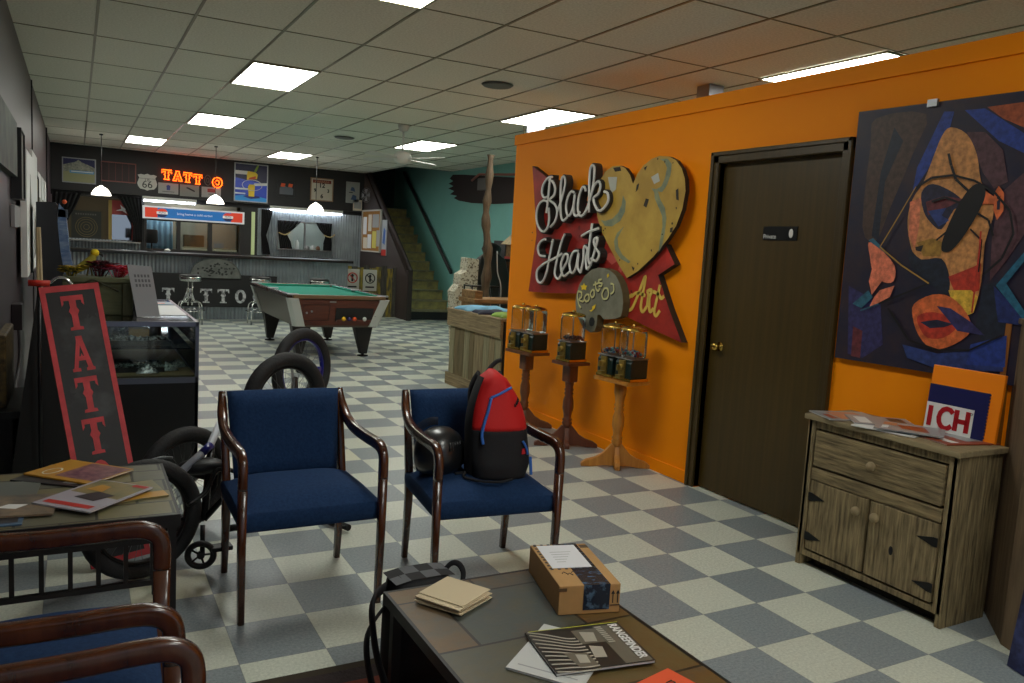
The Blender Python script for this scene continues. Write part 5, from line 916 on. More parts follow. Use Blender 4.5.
# ================================================================ candy machines on turned stands
def gum_stand(x, y, rz, wood, n, lab, zt, label_m, grp, kinds):
    t = thing('turned_stand', lab, 'stand', (x, y, 0), rz, group='turned wooden candy machine stands')
    foot = [(-.245,0),(-.17,0),(-.10,.012),(.10,.012),(.17,0),(.245,0),(.245,.025),(.21,.048),(.15,.066),(.10,.095),(.065,.135),(.040,.165),(-.040,.165),(-.065,.135),(-.10,.095),(-.15,.066),(-.21,.048),(-.245,.025)]
    fa = -.45-rz; cf, sf = math.cos(fa), math.sin(fa)
    MB().prism(foot, -.019, .019, 0, frame((0,0,0),(cf,sf,0),(0,0,1),(sf,-cf,0))).build('foot', wood, t, bevel=.004)
    MB().prism([(a*.42, b) for a, b in foot], -.0188, .0188, 0, frame((0,0,0),(-sf,cf,0),(0,0,1),(cf,sf,0))).build('foot', wood, t, bevel=.004)
    s = zt
    MB().lathe([(.030,.15),(.034,.17),(.040,.185),(.032,.20),(.040,.212),(.030,.225),(.030,.25),(.042,.30),(.040,.36),(.029,.40),(.037,.415),(.029,.43),(.037,.445),(.030,.46),(.034,.50),(.042,.53)]+([(.042,s-.03)]), (0,0,0), 16).build('turned_post', wood, t)
    if wood is not oak: MB().box(-.045,.045,-.045,.045,s-.16,s-.025).build('post_block', wood, t, bevel=.010)
    hw = .178 if n == 2 else .105
    MB().box(-.105,.105,-hw,hw,s-.025,s).build('plate', wood, t, bevel=.005)
    ca, sa = math.cos(rz), math.sin(rz)
    for i in range(n):
        dy = (0 if n == 1 else (-.094, .094)[i])
        g = thing('candy_machine', label_m[i], 'candy machine', (x-sa*dy, y+ca*dy, s+.001), rz, group=grp)
        MB().box(-.085,.085,-.085,.085,0,.022).build('base_plate', brass, g, bevel=.004)
        MB().prism([(-.080,.022),(.078,.022),(.078,.150),(-.060,.150),(-.080,.125)], -.078, .078, 0, frame((0,0,0),(1,0,0),(0,0,1),(0,-1,0))).build('body', mat('machine_green', (10,34,32), .4), g, bevel=.006)
        f = MB(); f.box(-.095,-.078,-.028,.028,.030,.145); f.lathe([(.020,-.022),(.024,-.012),(.024,0)], (-.095,0,.095), 12, axis='x'); f.box(-.135,-.110,-.006,.006,.075,.115); f.box(-.125,-.078,-.024,.024,.022,.045); f.build('coin_mechanism', mat('old_brass', (168,142,74), .32, metal=.8), g, bevel=.003)
        MB().box(-.082,.082,-.082,.082,.150,.158).build('collar', steel, g, bevel=.004)
        def ring(r, z): return [(math.copysign(abs(math.cos(q))**.5, math.cos(q))*r, math.copysign(abs(math.sin(q))**.5, math.sin(q))*r, z) for q in [2*PI*(j+.5)/24 for j in range(24)]]
        lv = [ring(.072,.159), ring(.079,.170), ring(.080,.32), ring(.076,.345), ring(.06,.352)]
        gm = MB(); gm.add([p for l in lv for p in l], [(a*24+j, a*24+(j+1)%24, (a+1)*24+(j+1)%24, (a+1)*24+j) for a in range(4) for j in range(24)], 0, True); gm.build('globe', glassm, g)
        MB().lathe([(.0,.378),(.02,.376),(.05,.372),(.080,.364),(.092,.354),(.092,.346),(.08,.344),(0,.344)], (0,0,0), 24).lathe([(0,.390),(.012,.386),(.014,.372)], (0,0,0), 10).build('lid', brass, g)
        MB().tube([(0,0,.165),(0,0,.345)], .004, 6).build('rod', steel, g)
        if kinds[i]:
            rr = random.Random(x*10+i); c_ = MB(); ms = [mat('candy_%s_%d' % (kinds[i], q), col, .3) for q, col in enumerate({'teal': [(90,170,180),(200,210,220),(60,90,160),(180,60,60)], 'red': [(96,24,24),(70,16,20)]}[kinds[i]])]
            for q in range(60): c_.ball((rr.uniform(-.06,.06), rr.uniform(-.06,.06), .172+rr.uniform(0,.028 if kinds[i]=='teal' else .018)), .010, rr.randrange(len(ms)), 8)
            o = c_.build('candy', ms, loc=(x-sa*dy, y+ca*dy, s+.001)); o.rotation_euler = (0,0,rz); tag(o, 'loose small candies inside the globe of %s' % label_m[i], 'candy', kind='stuff')
oak = plank_wood('light_oak', (172,108,34), (204,138,54), grain=(12,12,1.2), rough=.4, bump=.05); dkw = plank_wood('reddish_wood', (84,42,24), (112,60,34), grain=(12,12,1.2), rough=.45, bump=.05); dk2 = plank_wood('brown_wood', (96,54,28), (124,74,40), grain=(12,12,1.2), rough=.45, bump=.05)
gum_stand(3.345, 4.50, .10, oak, 2, 'light oak turned stand, nearest to the brown door', .635, ['nearer candy machine on the light oak stand', 'farther candy machine on the light oak stand'], 'candy machines', ['teal','teal'])
gum_stand(3.32, 5.12, .10, dkw, 1, 'dark reddish turned stand in the middle of the three', .665, ['single candy machine on the middle dark reddish stand'], 'candy machines', ['red'])
gum_stand(3.32, 5.80, .10, dk2, 2, 'brown turned stand nearest the end of the orange partition', .655, ['nearer candy machine on the brown stand by the partition end', 'farther candy machine on the brown stand by the partition end'], 'candy machines', [None,None])

# ================================================================ upholstered armchairs
cwood = mat('chair_wood', (88,46,20), .26, rgb2=(60,30,15), stretch=(3,3,1), scale=5, coat=.5, detail=6); fab = mat('blue_fabric', (26,50,86), .92, rgb2=(33,60,98), scale=90, bump=.15, spec=.2)
def armchair(lab, loc, rz):
    t = thing('waiting_chair', lab, 'chair', loc, rz, group='blue upholstered wooden armchairs')
    # seat cushion with a crowned top
    m = MB(); nx, ny = 14, 14; X0, Y0, Y1 = .276, -.246, .215
    def P(a, b):
        x = -X0+2*X0*a; y = Y0+(Y1-Y0)*b; c = (1-abs(2*a-1)**5)*(1-abs(2*b-1)**5); x *= 1-.02*b
        return Vector((x, y, .432+.052*c-.006*abs(2*b-1)))
    top = [P(i/nx, j/ny) for j in range(ny+1) for i in range(nx+1)]
    m.add(top, [(j*(nx+1)+i, j*(nx+1)+i+1, (j+1)*(nx+1)+i+1, (j+1)*(nx+1)+i) for j in range(ny) for i in range(nx)], 0, True)
    rim = [P(i/nx, 0) for i in range(nx)]+[P(1, j/ny) for j in range(ny)]+[P(1-i/nx, 1) for i in range(nx)]+[P(0, 1-j/ny) for j in range(ny)]
    k = len(rim); lv = []
    for z, e in ((.435,0),(.418,.008),(.395,.010),(.362,.002),(.348,-.014)): lv.append([Vector((p.x*(1+e*3), p.y+(p.y+.03)*e*3, z if z < .43 else p.z)) for p in rim])
    lv.append([Vector((p.x*.9, p.y*.9, .343)) for p in rim])
    m.add([p for l in lv for p in l], [(a*k+i, (a+1)*k+i, (a+1)*k+(i+1)%k, a*k+(i+1)%k) for a in range(5) for i in range(k)]+[[5*k+i for i in range(k)]], 0, True)
    m.build('seat', fab, t)
    # backrest, slightly curved
    m = MB(); nx, nz = 14, 10
    def Bk(a, b, s):
        z = .43+.368*b; x = (-.225-.020*b)+(.45+.040*b)*a; y = .222+.10*b+.018*(1-(2*a-1)**2)
        e = (max(0, 1-(2*a-1)**8)**.5)*(max(0, 1-(2*b-1)**10)**.5)
        return Vector((x, y-.010+s*(.006+.030*e), z))
    f_ = [Bk(i/nx, j/nz, -1) for j in range(nz+1) for i in range(nx+1)]; bk_ = [Bk(i/nx, j/nz, 1) for j in range(nz+1) for i in range(nx+1)]
    q = lambda o, fl: [((j*(nx+1)+i+o), (j*(nx+1)+i+1+o), ((j+1)*(nx+1)+i+1+o), ((j+1)*(nx+1)+i+o))[::fl] for j in range(nz) for i in range(nx)]
    N = len(f_); bd = [i for i in range(nx)]+[nx+j*(nx+1) for j in range(nz)]+[(nz+1)*(nx+1)-1-i for i in range(nx)]+[(nz-j)*(nx+1) for j in range(nz)]
    m.add(f_+bk_, q(0, 1)+q(N, -1)+[(bd[(i+1)%len(bd)], bd[i], N+bd[i], N+bd[(i+1)%len(bd)]) for i in range(len(bd))], 0, True)
    m.build('backrest', fab, t)
    for s in (-1, 1):
        arm = smooth_pts([(s*.262,.338,.792),(s*.264,.322,.755),(s*.268,.295,.715),(s*.272,.23,.672),(s*.274,.12,.650),(s*.275,-.05,.648),(s*.275,-.17,.652),(s*.275,-.225,.648),(s*.275,-.258,.628),(s*.275,-.268,.595),(s*.275,-.268,.53)], 4)
        n = len(arm); R = [.75+.25*min(1, i/8) for i in range(n)]
        MB().tube(arm, R, 12, flat=(.0168,.0235), up=(1,0,0)).build('armrest', cwood, t)
        MB().tube([(s*.275,-.268,.54),(s*.275,-.268,.30),(s*.272,-.262,0)], [.985,.90,.76], 12, flat=(.0168,.0235), up=(1,0,0)).build('leg', cwood, t)
        MB().tube([(s*.258,.332,.785),(s*.256,.285,.62),(s*.254,.238,.43),(s*.252,.232,.30),(s*.252,.262,0)], [.7,.85,1,1,.75], 12, flat=(.018,.023), up=(1,0,0)).build('leg', cwood, t)
        MB().box(s*.240-.012, s*.240+.012, -.22, .225, .345, .375).build('side_rail', cwood, t)
    MB().box(-.25,.25,.215,.24,.335,.39).build('back_rail', cwood, t)
    return t
c0 = armchair('empty blue armchair left of the chair with the backpack', (.82, 3.30, 0), 0)
dup(c0, (1.595, 3.17, 0), -.10, 'blue armchair holding the red and black backpack')
dup(c0, (-.07, 2.10, 0), PI/2-.04, 'blue armchair at the lower left whose whole seat shows, next to the slate side table')
dup(c0, (-.062, 1.37, 0), PI/2, 'blue armchair cut by the lower left corner, only its arm and some seat show')

# backpack and helmet on the second chair
bp_ = thing('backpack', 'red and black backpack with blue zip trim standing on the right blue armchair', 'backpack', (1.655, 3.10, .478), -.15)
BR = mat('pack_red', (206,24,24), .7, bump=.25, scale=14); BK = mat('pack_black', (22,22,26), .8, bump=.2, scale=18); bz = mat('pack_blue', (50,110,200), .5)
def pack(z0, z1, name, mm, par, k0=0):
    m = MB(); n = 28; L = 14; vs = []
    for j in range(L+1):
        z = z0+(z1-z0)*j/L; h = z/.47
        w = .142*(1-.08*h)*(1-max(0, h-.40)**2*2.1)*(.90+.10*min(1, h*8)); d = .105*(1-.35*h**2)*(.88+.12*min(1, h*8)); yo = .04*h+.0; xo = -.035*h**2
        w *= (1 if h < .93 else max(.12, 1-(h-.93)*9)); d *= (1 if h < .93 else max(.2, 1-(h-.93)*8))
        for i in range(n):
            a = 2*PI*i/n; c, s = math.cos(a), math.sin(a); c = math.copysign(abs(c)**.75, c); s = math.copysign(abs(s)**.75, s)
            wob = 1+.015*math.sin(3*a+z*30)+.012*math.sin(7*a-z*22)
            vs.append((xo+w*c*wob, yo+d*s*wob, z))
    fs = [(j*n+i, j*n+(i+1)%n, (j+1)*n+(i+1)%n, (j+1)*n+i) for j in range(L) for i in range(n)]
    m.add(vs, fs, 0, True); m.f.append([i for i in range(n-1,-1,-1)]); m.mi.append(0); m.sm.append(False); m.f.append([L*n+i for i in range(n)]); m.mi.append(0); m.sm.append(False)
    return m.build(name, mm, par)
lo = pack(0, .215, 'lower_body', BK, bp_); up_ = pack(.213, .47, 'upper_body', BR, bp_)
def onpack(z, a, off=.004):
    h = z/.47; w = .142*(1-.08*h)*(1-max(0, h-.40)**2*2.1); d = .105*(1-.35*h**2)
    c, s = math.cos(a), math.sin(a); c = math.copysign(abs(c)**.75, c); s = math.copysign(abs(s)**.75, s)
    return (-.035*h**2+(w+off)*c, .04*h+(d+off)*s, z)
MB().tube(smooth_pts([onpack(.16,-2.15,.012),onpack(.21,-2.2,.007),onpack(.30,-2.0,.006),onpack(.36,-1.9,.006)],4), .007, 6).build('zip_trim', bz, up_)
MB().tube(smooth_pts([onpack(.36,-1.9,.006),onpack(.375,-1.6,.006),onpack(.395,-1.2,.006),onpack(.40,-.9,.006)],4), .006, 6).build('zip_trim', bz, up_)
MB().tube(smooth_pts([onpack(.17,-1.05,.010),onpack(.14,-.95,.016),onpack(.11,-.85,.012)],4), .006, 6).build('zip_pull', bz, lo)
MB().tube(smooth_pts([onpack(.09,-.45,.008),onpack(.04,-.50,.010),onpack(.012,-.55,.012)],4), .007, 6).build('side_strap', bz, lo)
MB().prism([(-.012,-.012),(.012,-.012),(.012,.012),(-.012,.012)], 0, .003, 0, frame(onpack(.125,-1.0,.006),(math.cos(.5),math.sin(.5),0),(0,0,1),(math.sin(.5),-math.cos(.5),0))).build('badge', mat('badge_red',(190,40,50),.5), lo)
m = MB()
for k in range(5):
    a = -1.12+.11*k; zz_ = .318+.006*k; m.tube([onpack(zz_,a,.004), onpack(zz_+.012,a+.03,.004), onpack(zz_+.001,a+.07,.004)], .0024, 5)
m.build('dark_lettering', BK, up_)
MB().tube(smooth_pts([(-.075,.06,.42),(-.03,.075,.475),(.0,.08,.50),(.02,.08,.505)],5), .010, 6).build('handle', BK, up_)
sp_ = MB()
for s in (-1, 1): sp_.tube(smooth_pts([(s*.05-.03,.085,.44),(s*.07-.03,.135,.36),(s*.08-.01,.145,.22),(s*.08,.12,.08),(s*.09,.10,.03)],5), 1.0, 8, flat=(.008,.024), up=(1,0,0))
sp_.build('shoulder_strap', BK, bp_)
MB().tube(smooth_pts([(-.145,-.0,.02),(-.17,-.06,.012),(-.12,-.125,.010),(-.04,-.15,.010),(.03,-.125,.012)],5), .006, 5).build('loose_strap', BK, bp_)
sdp = MB(); sdp.sheet(lambda a, b: Vector(onpack(.02+.42*b, PI*(.72+.42*a), .006)), 10, 12); sdp.build('back_panel', BK, bp_)
hm = thing('skate_helmet', 'glossy black helmet with a spiky rim beside the backpack on the blue armchair', 'helmet', (1.432, 3.24, .480), .3)
m = MB(); m.lathe([(.095,.0),(.114,.03),(.121,.08),(.114,.125),(.089,.165),(.05,.19),(0,.197)], (0,0,0), 28, sy=.9); m.build('shell', mat('helmet_black', (24,25,27), .34, coat=.3), hm)
m = MB()
for i in range(64):
    a = PI*.42+PI*1.0*i/63; e = (0, .03, .105)
    p1 = Vector((math.cos(a)*.125, .05, .10+math.sin(a-PI*.5+PI*.5)*.0)); c_, s_ = math.cos(a), math.sin(a)
    m.tube([(c_*.105, .05, .10+s_*.095), (c_*.142, .065, .10+s_*.128)], .0018, 4)
m.build('spiky_rim', BK, hm)
MB().tube(smooth_pts([(.08,-.06,.05),(.10,-.10,.02),(.05,-.12,.008),(.0,-.11,.008)],5), .007, 6).build('chin_strap', BK, hm)
m = MB()
for k in range(5): m.tube([(-.03+.016*k,-.105+.004*k,.11),(-.02+.014*k,-.095,.145)], .006, 5)
m.build('vent_slots', black, hm)

# ================================================================ rug and slate coffee table
rug = thing('rug', 'dark patterned rug with tan and rust blocks under the coffee table', 'rug', (.95, 1.75, 0))
rgm = mat('rug_dark', (50,40,40), .95, var=.15, scale=60, bump=.3)
MB().box(-.68,.68,-.95,.80,.0005,.008).build('pile', rgm, rug)
m = MB(); m.box(-.68,.68,.80,.84,.0005,.007); m.box(-.68,.68,-.99,-.95,.0005,.007); m.box(-.72,-.68,-.99,.84,.0005,.007); m.box(.68,.72,-.99,.84,.0005,.007); m.build('border', mat('rug_border', (58,50,36), .95), rug)
m = MB(); cols = [mat('rug_tan', (160,140,84), .95, var=.1, scale=50), mat('rug_rust', (112,50,34), .95, var=.1, scale=50), mat('rug_brown', (80,44,34), .95)]
for x0, x1, y0, y1, k in ((-.02,.22,.66,.74,0),(-.42,-.04,.52,.72,1),(.26,.50,.50,.70,1),(-.30,.0,.20,.34,0),(.10,.40,-.10,.06,2),(-.55,-.44,.30,.74,2),(-.20,.20,-.50,-.30,1)): MB().box(x0,x1,y0,y1,.008,.009).build('woven_block', cols[k], rug)
ct = thing('coffee_table', 'slate-tiled coffee table with a black iron frame on the dark rug', 'table', (1.13, 1.60, .009))
slate = slate_material('slate_tiles', .34, .31, ox=.1, oy=.35, cols=((88,78,48),(66,74,72),(102,74,36),(94,88,56)))
hz = .421
m = MB(); m.box(-.306,.306,-.60,.60,hz-.02,hz-.0005); m.build('slate_top', slate, ct)
m = MB()
for a in ((-.316,-.306,-.61,.61),(.306,.316,-.61,.61),(-.306,.306,-.61,-.60),(-.306,.306,.60,.61)): m.box(*a, hz-.035, hz)
m.build('edge_frame', mat('iron_dark', (34,32,32), .45, metal=.3), ct)
for sx in (-1,1):
    for sy in (-1,1): MB().box(sx*.285-.014, sx*.285+.014, sy*.575-.014, sy*.575+.014, 0, hz-.03).build('leg', MATS['iron_dark'], ct)
MB().box(-.29,-.27,-.57,.57,.09,.11).box(.27,.29,-.57,.57,.09,.11).box(-.27,.27,-.585,-.565,.09,.11).box(-.27,.27,.565,.585,.09,.11).build('stretcher', MATS['iron_dark'], ct)
ZT = .431
m = MB()
npk = thing('napkin_pile', 'pile of folded cream paper napkins on the left of the coffee table', 'napkins', (.985, 2.085, ZT), .55)
rr = random.Random(8); nap = mat('napkin_cream', (206,190,158), .9); nap2 = mat('napkin_shade', (176,160,130), .9)
for k in range(7):
    a = rr.uniform(-.10,.10) if k < 5 else rr.uniform(-.02,.02); dx, dy = rr.uniform(-.012,.012), rr.uniform(-.012,.012)
    sz = .075; ca, sa = math.cos(a), math.sin(a)
    m = MB(); z = .0035*k+.001
    m.prism([(dx+ca*p-sa*q, dy+sa*p+ca*q) for p, q in ((-sz,-sz*1.05),(sz,-sz*1.05),(sz,sz*1.05),(-sz,sz*1.05))], z, z+.0025)
    m.build('napkin', nap, npk)
# parcel
bx = thing('cardboard_parcel', 'brown cardboard parcel with dark tape and a white label on the coffee table', 'box', (1.361, 2.01, ZT), -.25)
cardm = mat('cardboard', (176,136,84), .75, var=.05, scale=20); W2, D2, H2 = .095, .163, .088
MB().box(-W2,W2,-D2,D2,0,H2).build('carton', cardm, bx, bevel=.002)
tp = mat('tape_dark', (24,34,50), .25, rgb2=(70,96,120), scale=30, stretch=(1,3,1), thresh=(.52,.62))
MB().box(-.02,.062,-D2-.001,D2+.001,H2+.0002,H2+.0010).box(-.02,.062,-D2-.0012,-D2-.0002,.012,H2+.001).build('tape', tp, bx)
MB().box(-.078,.050,-.035,.150,H2+.0012,H2+.0018).build('shipping_label', mat('label_white', (222,224,228), .5), bx)
dsh = MB()
for k in range(13):
    x = -.086+k*.0115
    if k % 2 == 0: dsh.box(x,x+.009,-.046,-.037,H2+.0012,H2+.0018); dsh.box(x,x+.009,.152,.161,H2+.0012,H2+.0018)
for k in range(18):
    if k % 2 == 0: y = -.040+k*.0115; dsh.box(-.088,-.080,y,y+.009,H2+.0012,H2+.0018); dsh.box(.052,.060,y,y+.009,H2+.0012,H2+.0018)
dsh.build('dashed_border', black, bx)
m = MB()
for k in range(5): m.box(-.05,.02-.01*k,.09-.02*k,.093-.02*k,H2+.0019,H2+.0021)
m.build('printed_lines', greym, bx)
m = MB(); FF = frame((0,-D2-.0008,0),(1,0,0),(0,0,1),(0,-1,0))
for u in (.072, .087): m.prism([(u-.0015,.030),(u+.0015,.030),(u+.0015,.058),(u+.006,.058),(u,.070),(u-.006,.058),(u-.0015,.058)], 0, .0006, 0, FF)
m.box(.064,.095,.022,.025,0,.0006,0,FF); m.build('arrow_marks', black, bx)
MB().box(-.098,-.072,.072,.082,0,.0006,0,FF).build('printed_patch', mat('print_brown', (90,66,40), .7), bx); MB().box(.066,.094,.125,.150,H2+.0002,H2+.0008).build('printed_box', mat('print_brown', (90,66,40), .7), bx)
m = MB()
for k, (a, b) in enumerate(((-.06,-.075),(-.045,-.085),(-.03,-.072))): m.tube([(a,b,H2+.001),(a+.008,b+.012,H2+.001),(a+.016,b-.004,H2+.001)], .0012, 4)
m.build('pen_scribble', black, bx)
# magazines on the coffee table
mg2 = 'magazines on the coffee table'
t = magazine('magazine', 'white-covered magazine lying under the black and white one on the coffee table', 1.115, 1.672, ZT, .20, .27, -.90, mat('mag_white', (196,198,196), .35), [(greyc, R_(.1,.9,.1,.12)), (darkc, R_(.2,.5,.8,.82))], .006, group=mg2)
cm = [mat('bw_dark', (36,35,34), .3), mat('bw_mid', (104,100,88), .3), mat('bw_light', (168,164,150), .3)]
arcs = []
for k in range(9):
    a = math.radians(100+k*16); x0, y0 = .30, .52; c_, s_ = math.cos(a), math.sin(a)
    arcs.append((cm[2], [(x0+.06*c_, y0+.06*s_), (x0+.30*c_+.02*s_, y0+.42*s_-.03*c_), (x0+.31*c_-.02*s_, y0+.44*s_+.02*c_)]))
arcs = [(mm, [(max(.01,min(.99,a)), max(.01,min(.99,b))) for a, b in q]) for mm, q in arcs]
t = magazine('magazine', 'black and white photography magazine, topmost and largest on the coffee table', 1.195, 1.665, ZT+.0065, .22, .28, -1.72, cm[0],
   [(cm[1], [(.05,.70),(.98,.70),(.98,.98),(.05,.98)]), (cm[1], R_(.1,.45,.45,.7)), (cm[2], [(.15,.52),(.40,.5),(.42,.62),(.2,.66)]), (cm[2], [(.5,.50),(.78,.46),(.8,.58),(.56,.62)]), (cm[1], [(.6,.2),(.95,.25),(.95,.44),(.66,.42)]), (cm[2], [(.66,.30),(.86,.28),(.88,.38),(.7,.40)])]
   +[(cm[2], R_(.08+.05*k,.11+.05*k,.71,.78)) for k in range(9)], .008, group=mg2)
text_mesh('RANGEFINDER', .037, whitep, (0,.113,.0115), (1,0,0), (0,1,0), t, 'lettering', .0003, sx=.78, bold=.0009)
m = MB()
for k in range(11):
    u0 = -.045+.016*k; u1 = -.112+.0225*k; q = smooth_pts([(u0,-.01-.00035*(k-5)**2),(u0*.85+u1*.15+.004,-.045),(u0*.45+u1*.55,-.09),(max(-.105,min(.105,u1)),-.135)], 4); m.ribbon(q, .0055, .0088, .0094)
m.build('pale_ribs', cm[2], t)
MB().box(-.111,-.109,-.13,.14,.006,.0085).build('spine_line', mat('spine_yellow',(200,206,60),.4), t)
t = magazine('magazine', 'red and orange magazine at the very bottom edge of the photo on the coffee table', 1.225, 1.375, ZT, .20, .26, -1.35, mat('mag_orange', (226,92,58), .35), [(whitep, R_(.0,1,.0,.18)), (mat('mag_pink', (226,150,130),.4), R_(.1,.5,.3,.6)), (mat('mag_red',(196,40,44),.35), R_(.7,1,.4,1))], .007, group=mg2)
text_mesh('my', .05, black, (-.03,.08,.0095), (1,0,0), (0,1,0), t, 'lettering', .0003)
# bag with straps behind / under the table
bg = thing('messenger_bag', 'black bag with a checked grey top behind the left end of the coffee table', 'bag', (.985, 2.345, .009), .06)
m = MB(); n = 20; vs = []; 
for j, (z, k) in enumerate(((0,.9),(.05,1),(.20,1.0),(.34,.98),(.385,.90),(.405,.66))):
    for i in range(n):
        a = 2*PI*i/n; c, s = math.cos(a), math.sin(a); vs.append((math.copysign(abs(c)**.6,c)*.112*k, math.copysign(abs(s)**.6,s)*.085*k, z))
m.add(vs, [(j*n+i, j*n+(i+1)%n, (j+1)*n+(i+1)%n, (j+1)*n+i) for j in range(5) for i in range(n)], 0, True); m.f.append([5*n+i for i in range(n)]); m.mi.append(0); m.sm.append(True); m.f.append([i for i in range(n-1,-1,-1)]); m.mi.append(0); m.sm.append(False)
m.build('bag_body', BK, bg)
m = MB()
for i in range(4):
    for j in range(2):
        x0 = -.105+i*.0525; y0 = -.055+j*.055
        zz = lambda x: .4085-.9*(abs(x)/.14)**4*.03
        m.add([(x0,y0,zz(x0)),(x0+.0525,y0,zz(x0+.0525)),(x0+.0525,y0+.055,zz(x0+.0525)),(x0,y0+.055,zz(x0))], [(0,1,2,3)], (i+j) % 2)
m.build('checked_flap', [mat('check_grey', (92,94,98), .8), mat('check_black', (24,24,27), .8)], bg)
MB().tube(smooth_pts([(.09,.02,.37),(.12,.01,.41),(.145,.0,.41),(.16,-.01,.38),(.15,-.02,.34)],5), 1, 6, flat=(.004,.010), up=(0,1,0)).build('strap_loop', BK, bg)
MB().tube(smooth_pts([(-.10,.02,.37),(-.175,-.04,.36),(-.195,-.10,.28),(-.195,-.16,.20),(-.19,-.28,.13),(-.185,-.42,.12),(-.19,-.55,.15)],6), 1, 6, flat=(.006,.018), up=(1,0,0)).build('shoulder_strap', BK, bg)
MB().tube(smooth_pts([(-.09,.04,.30),(-.18,-.02,.24),(-.20,-.10,.14),(-.195,-.24,.06),(-.19,-.40,.03)],6), 1, 6, flat=(.006,.018), up=(1,0,0)).build('shoulder_strap', BK, bg)
MB().box(-.215,-.198,-.53,-.48,.10,.15).build('rust_patch', mat('rust_patch', (130,66,40), .7), bg)

# ================================================================ slate side table and its magazines
et = thing('side_table', 'slate-tiled side table with a black barred metal frame, left of the blue chairs', 'table', (-.05, 3.125, 0))
m = MB(); m.box(-.345,.345,-.32,.32,.515,.5395); m.build('slate_top', slate_material('side_slate', .23, .135, ox=.54, oy=.28, cols=((104,100,78),(94,94,84),(120,110,72),(112,112,92))), et)
m = MB()
for a in ((-.355,-.345,-.33,.33),(.345,.355,-.33,.33),(-.345,.345,-.33,-.32),(-.345,.345,.32,.33)): m.box(*a, .495, .54)
m.build('edge_frame', MATS['iron_dark'], et)
for sx in (-1,1):
    for sy in (-1,1): MB().box(sx*.33-.013, sx*.33+.013, sy*.31-.013, sy*.31+.013, 0, .51).build('leg', MATS['iron_dark'], et)
for sy in (-1,1):
    m = MB(); m.box(-.33,.33,sy*.31-.009,sy*.31+.009,.445,.463); m.box(-.33,.33,sy*.31-.009,sy*.31+.009,.30,.318); m.build('side_rail', MATS['iron_dark'], et)
    for k in range(8): MB().box(-.29+k*.08-.007, -.29+k*.08+.007, sy*.31-.006, sy*.31+.006, .317, .447).build('bar', MATS['iron_dark'], et)
mg3 = 'magazines on the slate side table'; ZS = .5405
mo_ = mat('mag_mustard', (190,140,50), .35); mp_ = mat('mag_purple', (96,60,78), .35, rgb2=(150,110,110), scale=30); mr_ = mat('mag_redline', (190,50,40), .35); ml_ = mat('mag_lilac', (170,166,176), .35); mgr = mat('mag_green', (110,112,80), .35, rgb2=(150,130,80), scale=12)
magazine('magazine', 'dark magazine lying lowest at the back of the slate side table', -.04, 3.36, ZS, .22, .27, .95, darkc, [(greyc, R_(.1,.9,.1,.3))], .006, group=mg3)
magazine('magazine', 'yellow and purple magazine, topmost at the back of the slate side table', .01, 3.375, ZS+.007, .22, .30, .80, mo_, [(mp_, R_(.12,.95,.02,.62)), (whitep, [(.3+.22*math.cos(q)*.9, .78+.09*math.sin(q)) for q in [2*PI*i/12 for i in range(12)]]), (mo_, [(.3+.19*math.cos(q)*.9, .78+.07*math.sin(q)) for q in [2*PI*i/12 for i in range(12)]])], .006, group=mg3)
magazine('magazine', 'grey-green magazine at the left of the slate side table', -.26, 3.22, ZS, .21, .28, 1.5, mat('mag_greygreen', (100,104,98), .35), [(greyc, R_(.1,.9,.7,.9))], .005, group=mg3)
magazine('magazine', 'magazine with a landscape cover on the front left of the slate side table', -.20, 3.02, ZS+.0055, .22, .29, 1.45, mat('mag_sand', (140,120,96), .35, rgb2=(90,84,78), scale=14), [(whitep, [(.3,.4),(.5,.3),(.55,.5),(.4,.6)])], .006, group=mg3)
magazine('magazine', 'sand-coloured magazine sticking out to the right on the slate side table', .13, 3.08, ZS, .21, .28, 1.75, mgr, [(mo_, R_(.0,.3,0,1))], .005, group=mg3)
t = magazine('magazine', 'pale magazine with a red title, topmost at the front of the slate side table', .055, 3.04, ZS+.012, .23, .30, -.76, ml_, [(mgr, [(.05,.50),(.95,.45),(.95,.98),(.05,.98)]), (mr_, R_(.08,.9,.07,.17)), (darkc, [(.3,.35),(.7,.3),(.8,.55),(.45,.6)]), (mo_, [(.2,.62),(.5,.6),(.45,.8),(.25,.82)]), (mr_, R_(.7,.95,.9,.98))], .005, group=mg3)
magazine('magazine', 'thin blue-edged magazine at the front left corner of the slate side table', -.28, 2.93, ZS, .18, .26, 1.55, bluec, [(darkc, R_(.1,.95,.05,.95))], .0045, group=mg3)

# ================================================================ bicycles
tyre = mat('tyre_rubber', (30,30,32), .75, bump=.5, scale=60); spokem = mat('spoke', (120,122,124), .3, metal=.9)
def wheel(par, c, ax, R=.255, r=.027, name='wheel', rimc=None, n=40):
    """one bicycle wheel: tyre with rim, hub and spokes as its sub-parts; ax is the axle direction"""
    c = Vector(c); A = Vector(ax).normalized(); U = A.cross(Vector((0,0,1))).normalized(); V = U.cross(A)
    P = lambda a, rr_, d=0: c+U*(math.cos(a)*rr_)+V*(math.sin(a)*rr_)+A*d
    w = MB().tube([P(2*PI*i/n, R-r) for i in range(n)], r, 12, closed=True).build('tyre', tyre, par)
    MB().tube([P(2*PI*i/n, R-2*r-.004) for i in range(n)], 1, 8, closed=True, flat=(.015,.008), up=tuple(A)).build('rim', rimc or blackm, w)
    MB().tube([c-A*.05, c-A*.035, c+A*.035, c+A*.05], [.012,.024,.024,.012], 12).build('hub', blackm, w)
    s = MB()
    for i in range(32):
        a = 2*PI*i/32; d = .03 if i % 2 else -.03; s.tube([P(a+(.5 if i % 4 < 2 else -.5), .022, d), P(a, R-2*r-.006, 0)], .0011, 4)
    s.build('spokes', spokem, w)
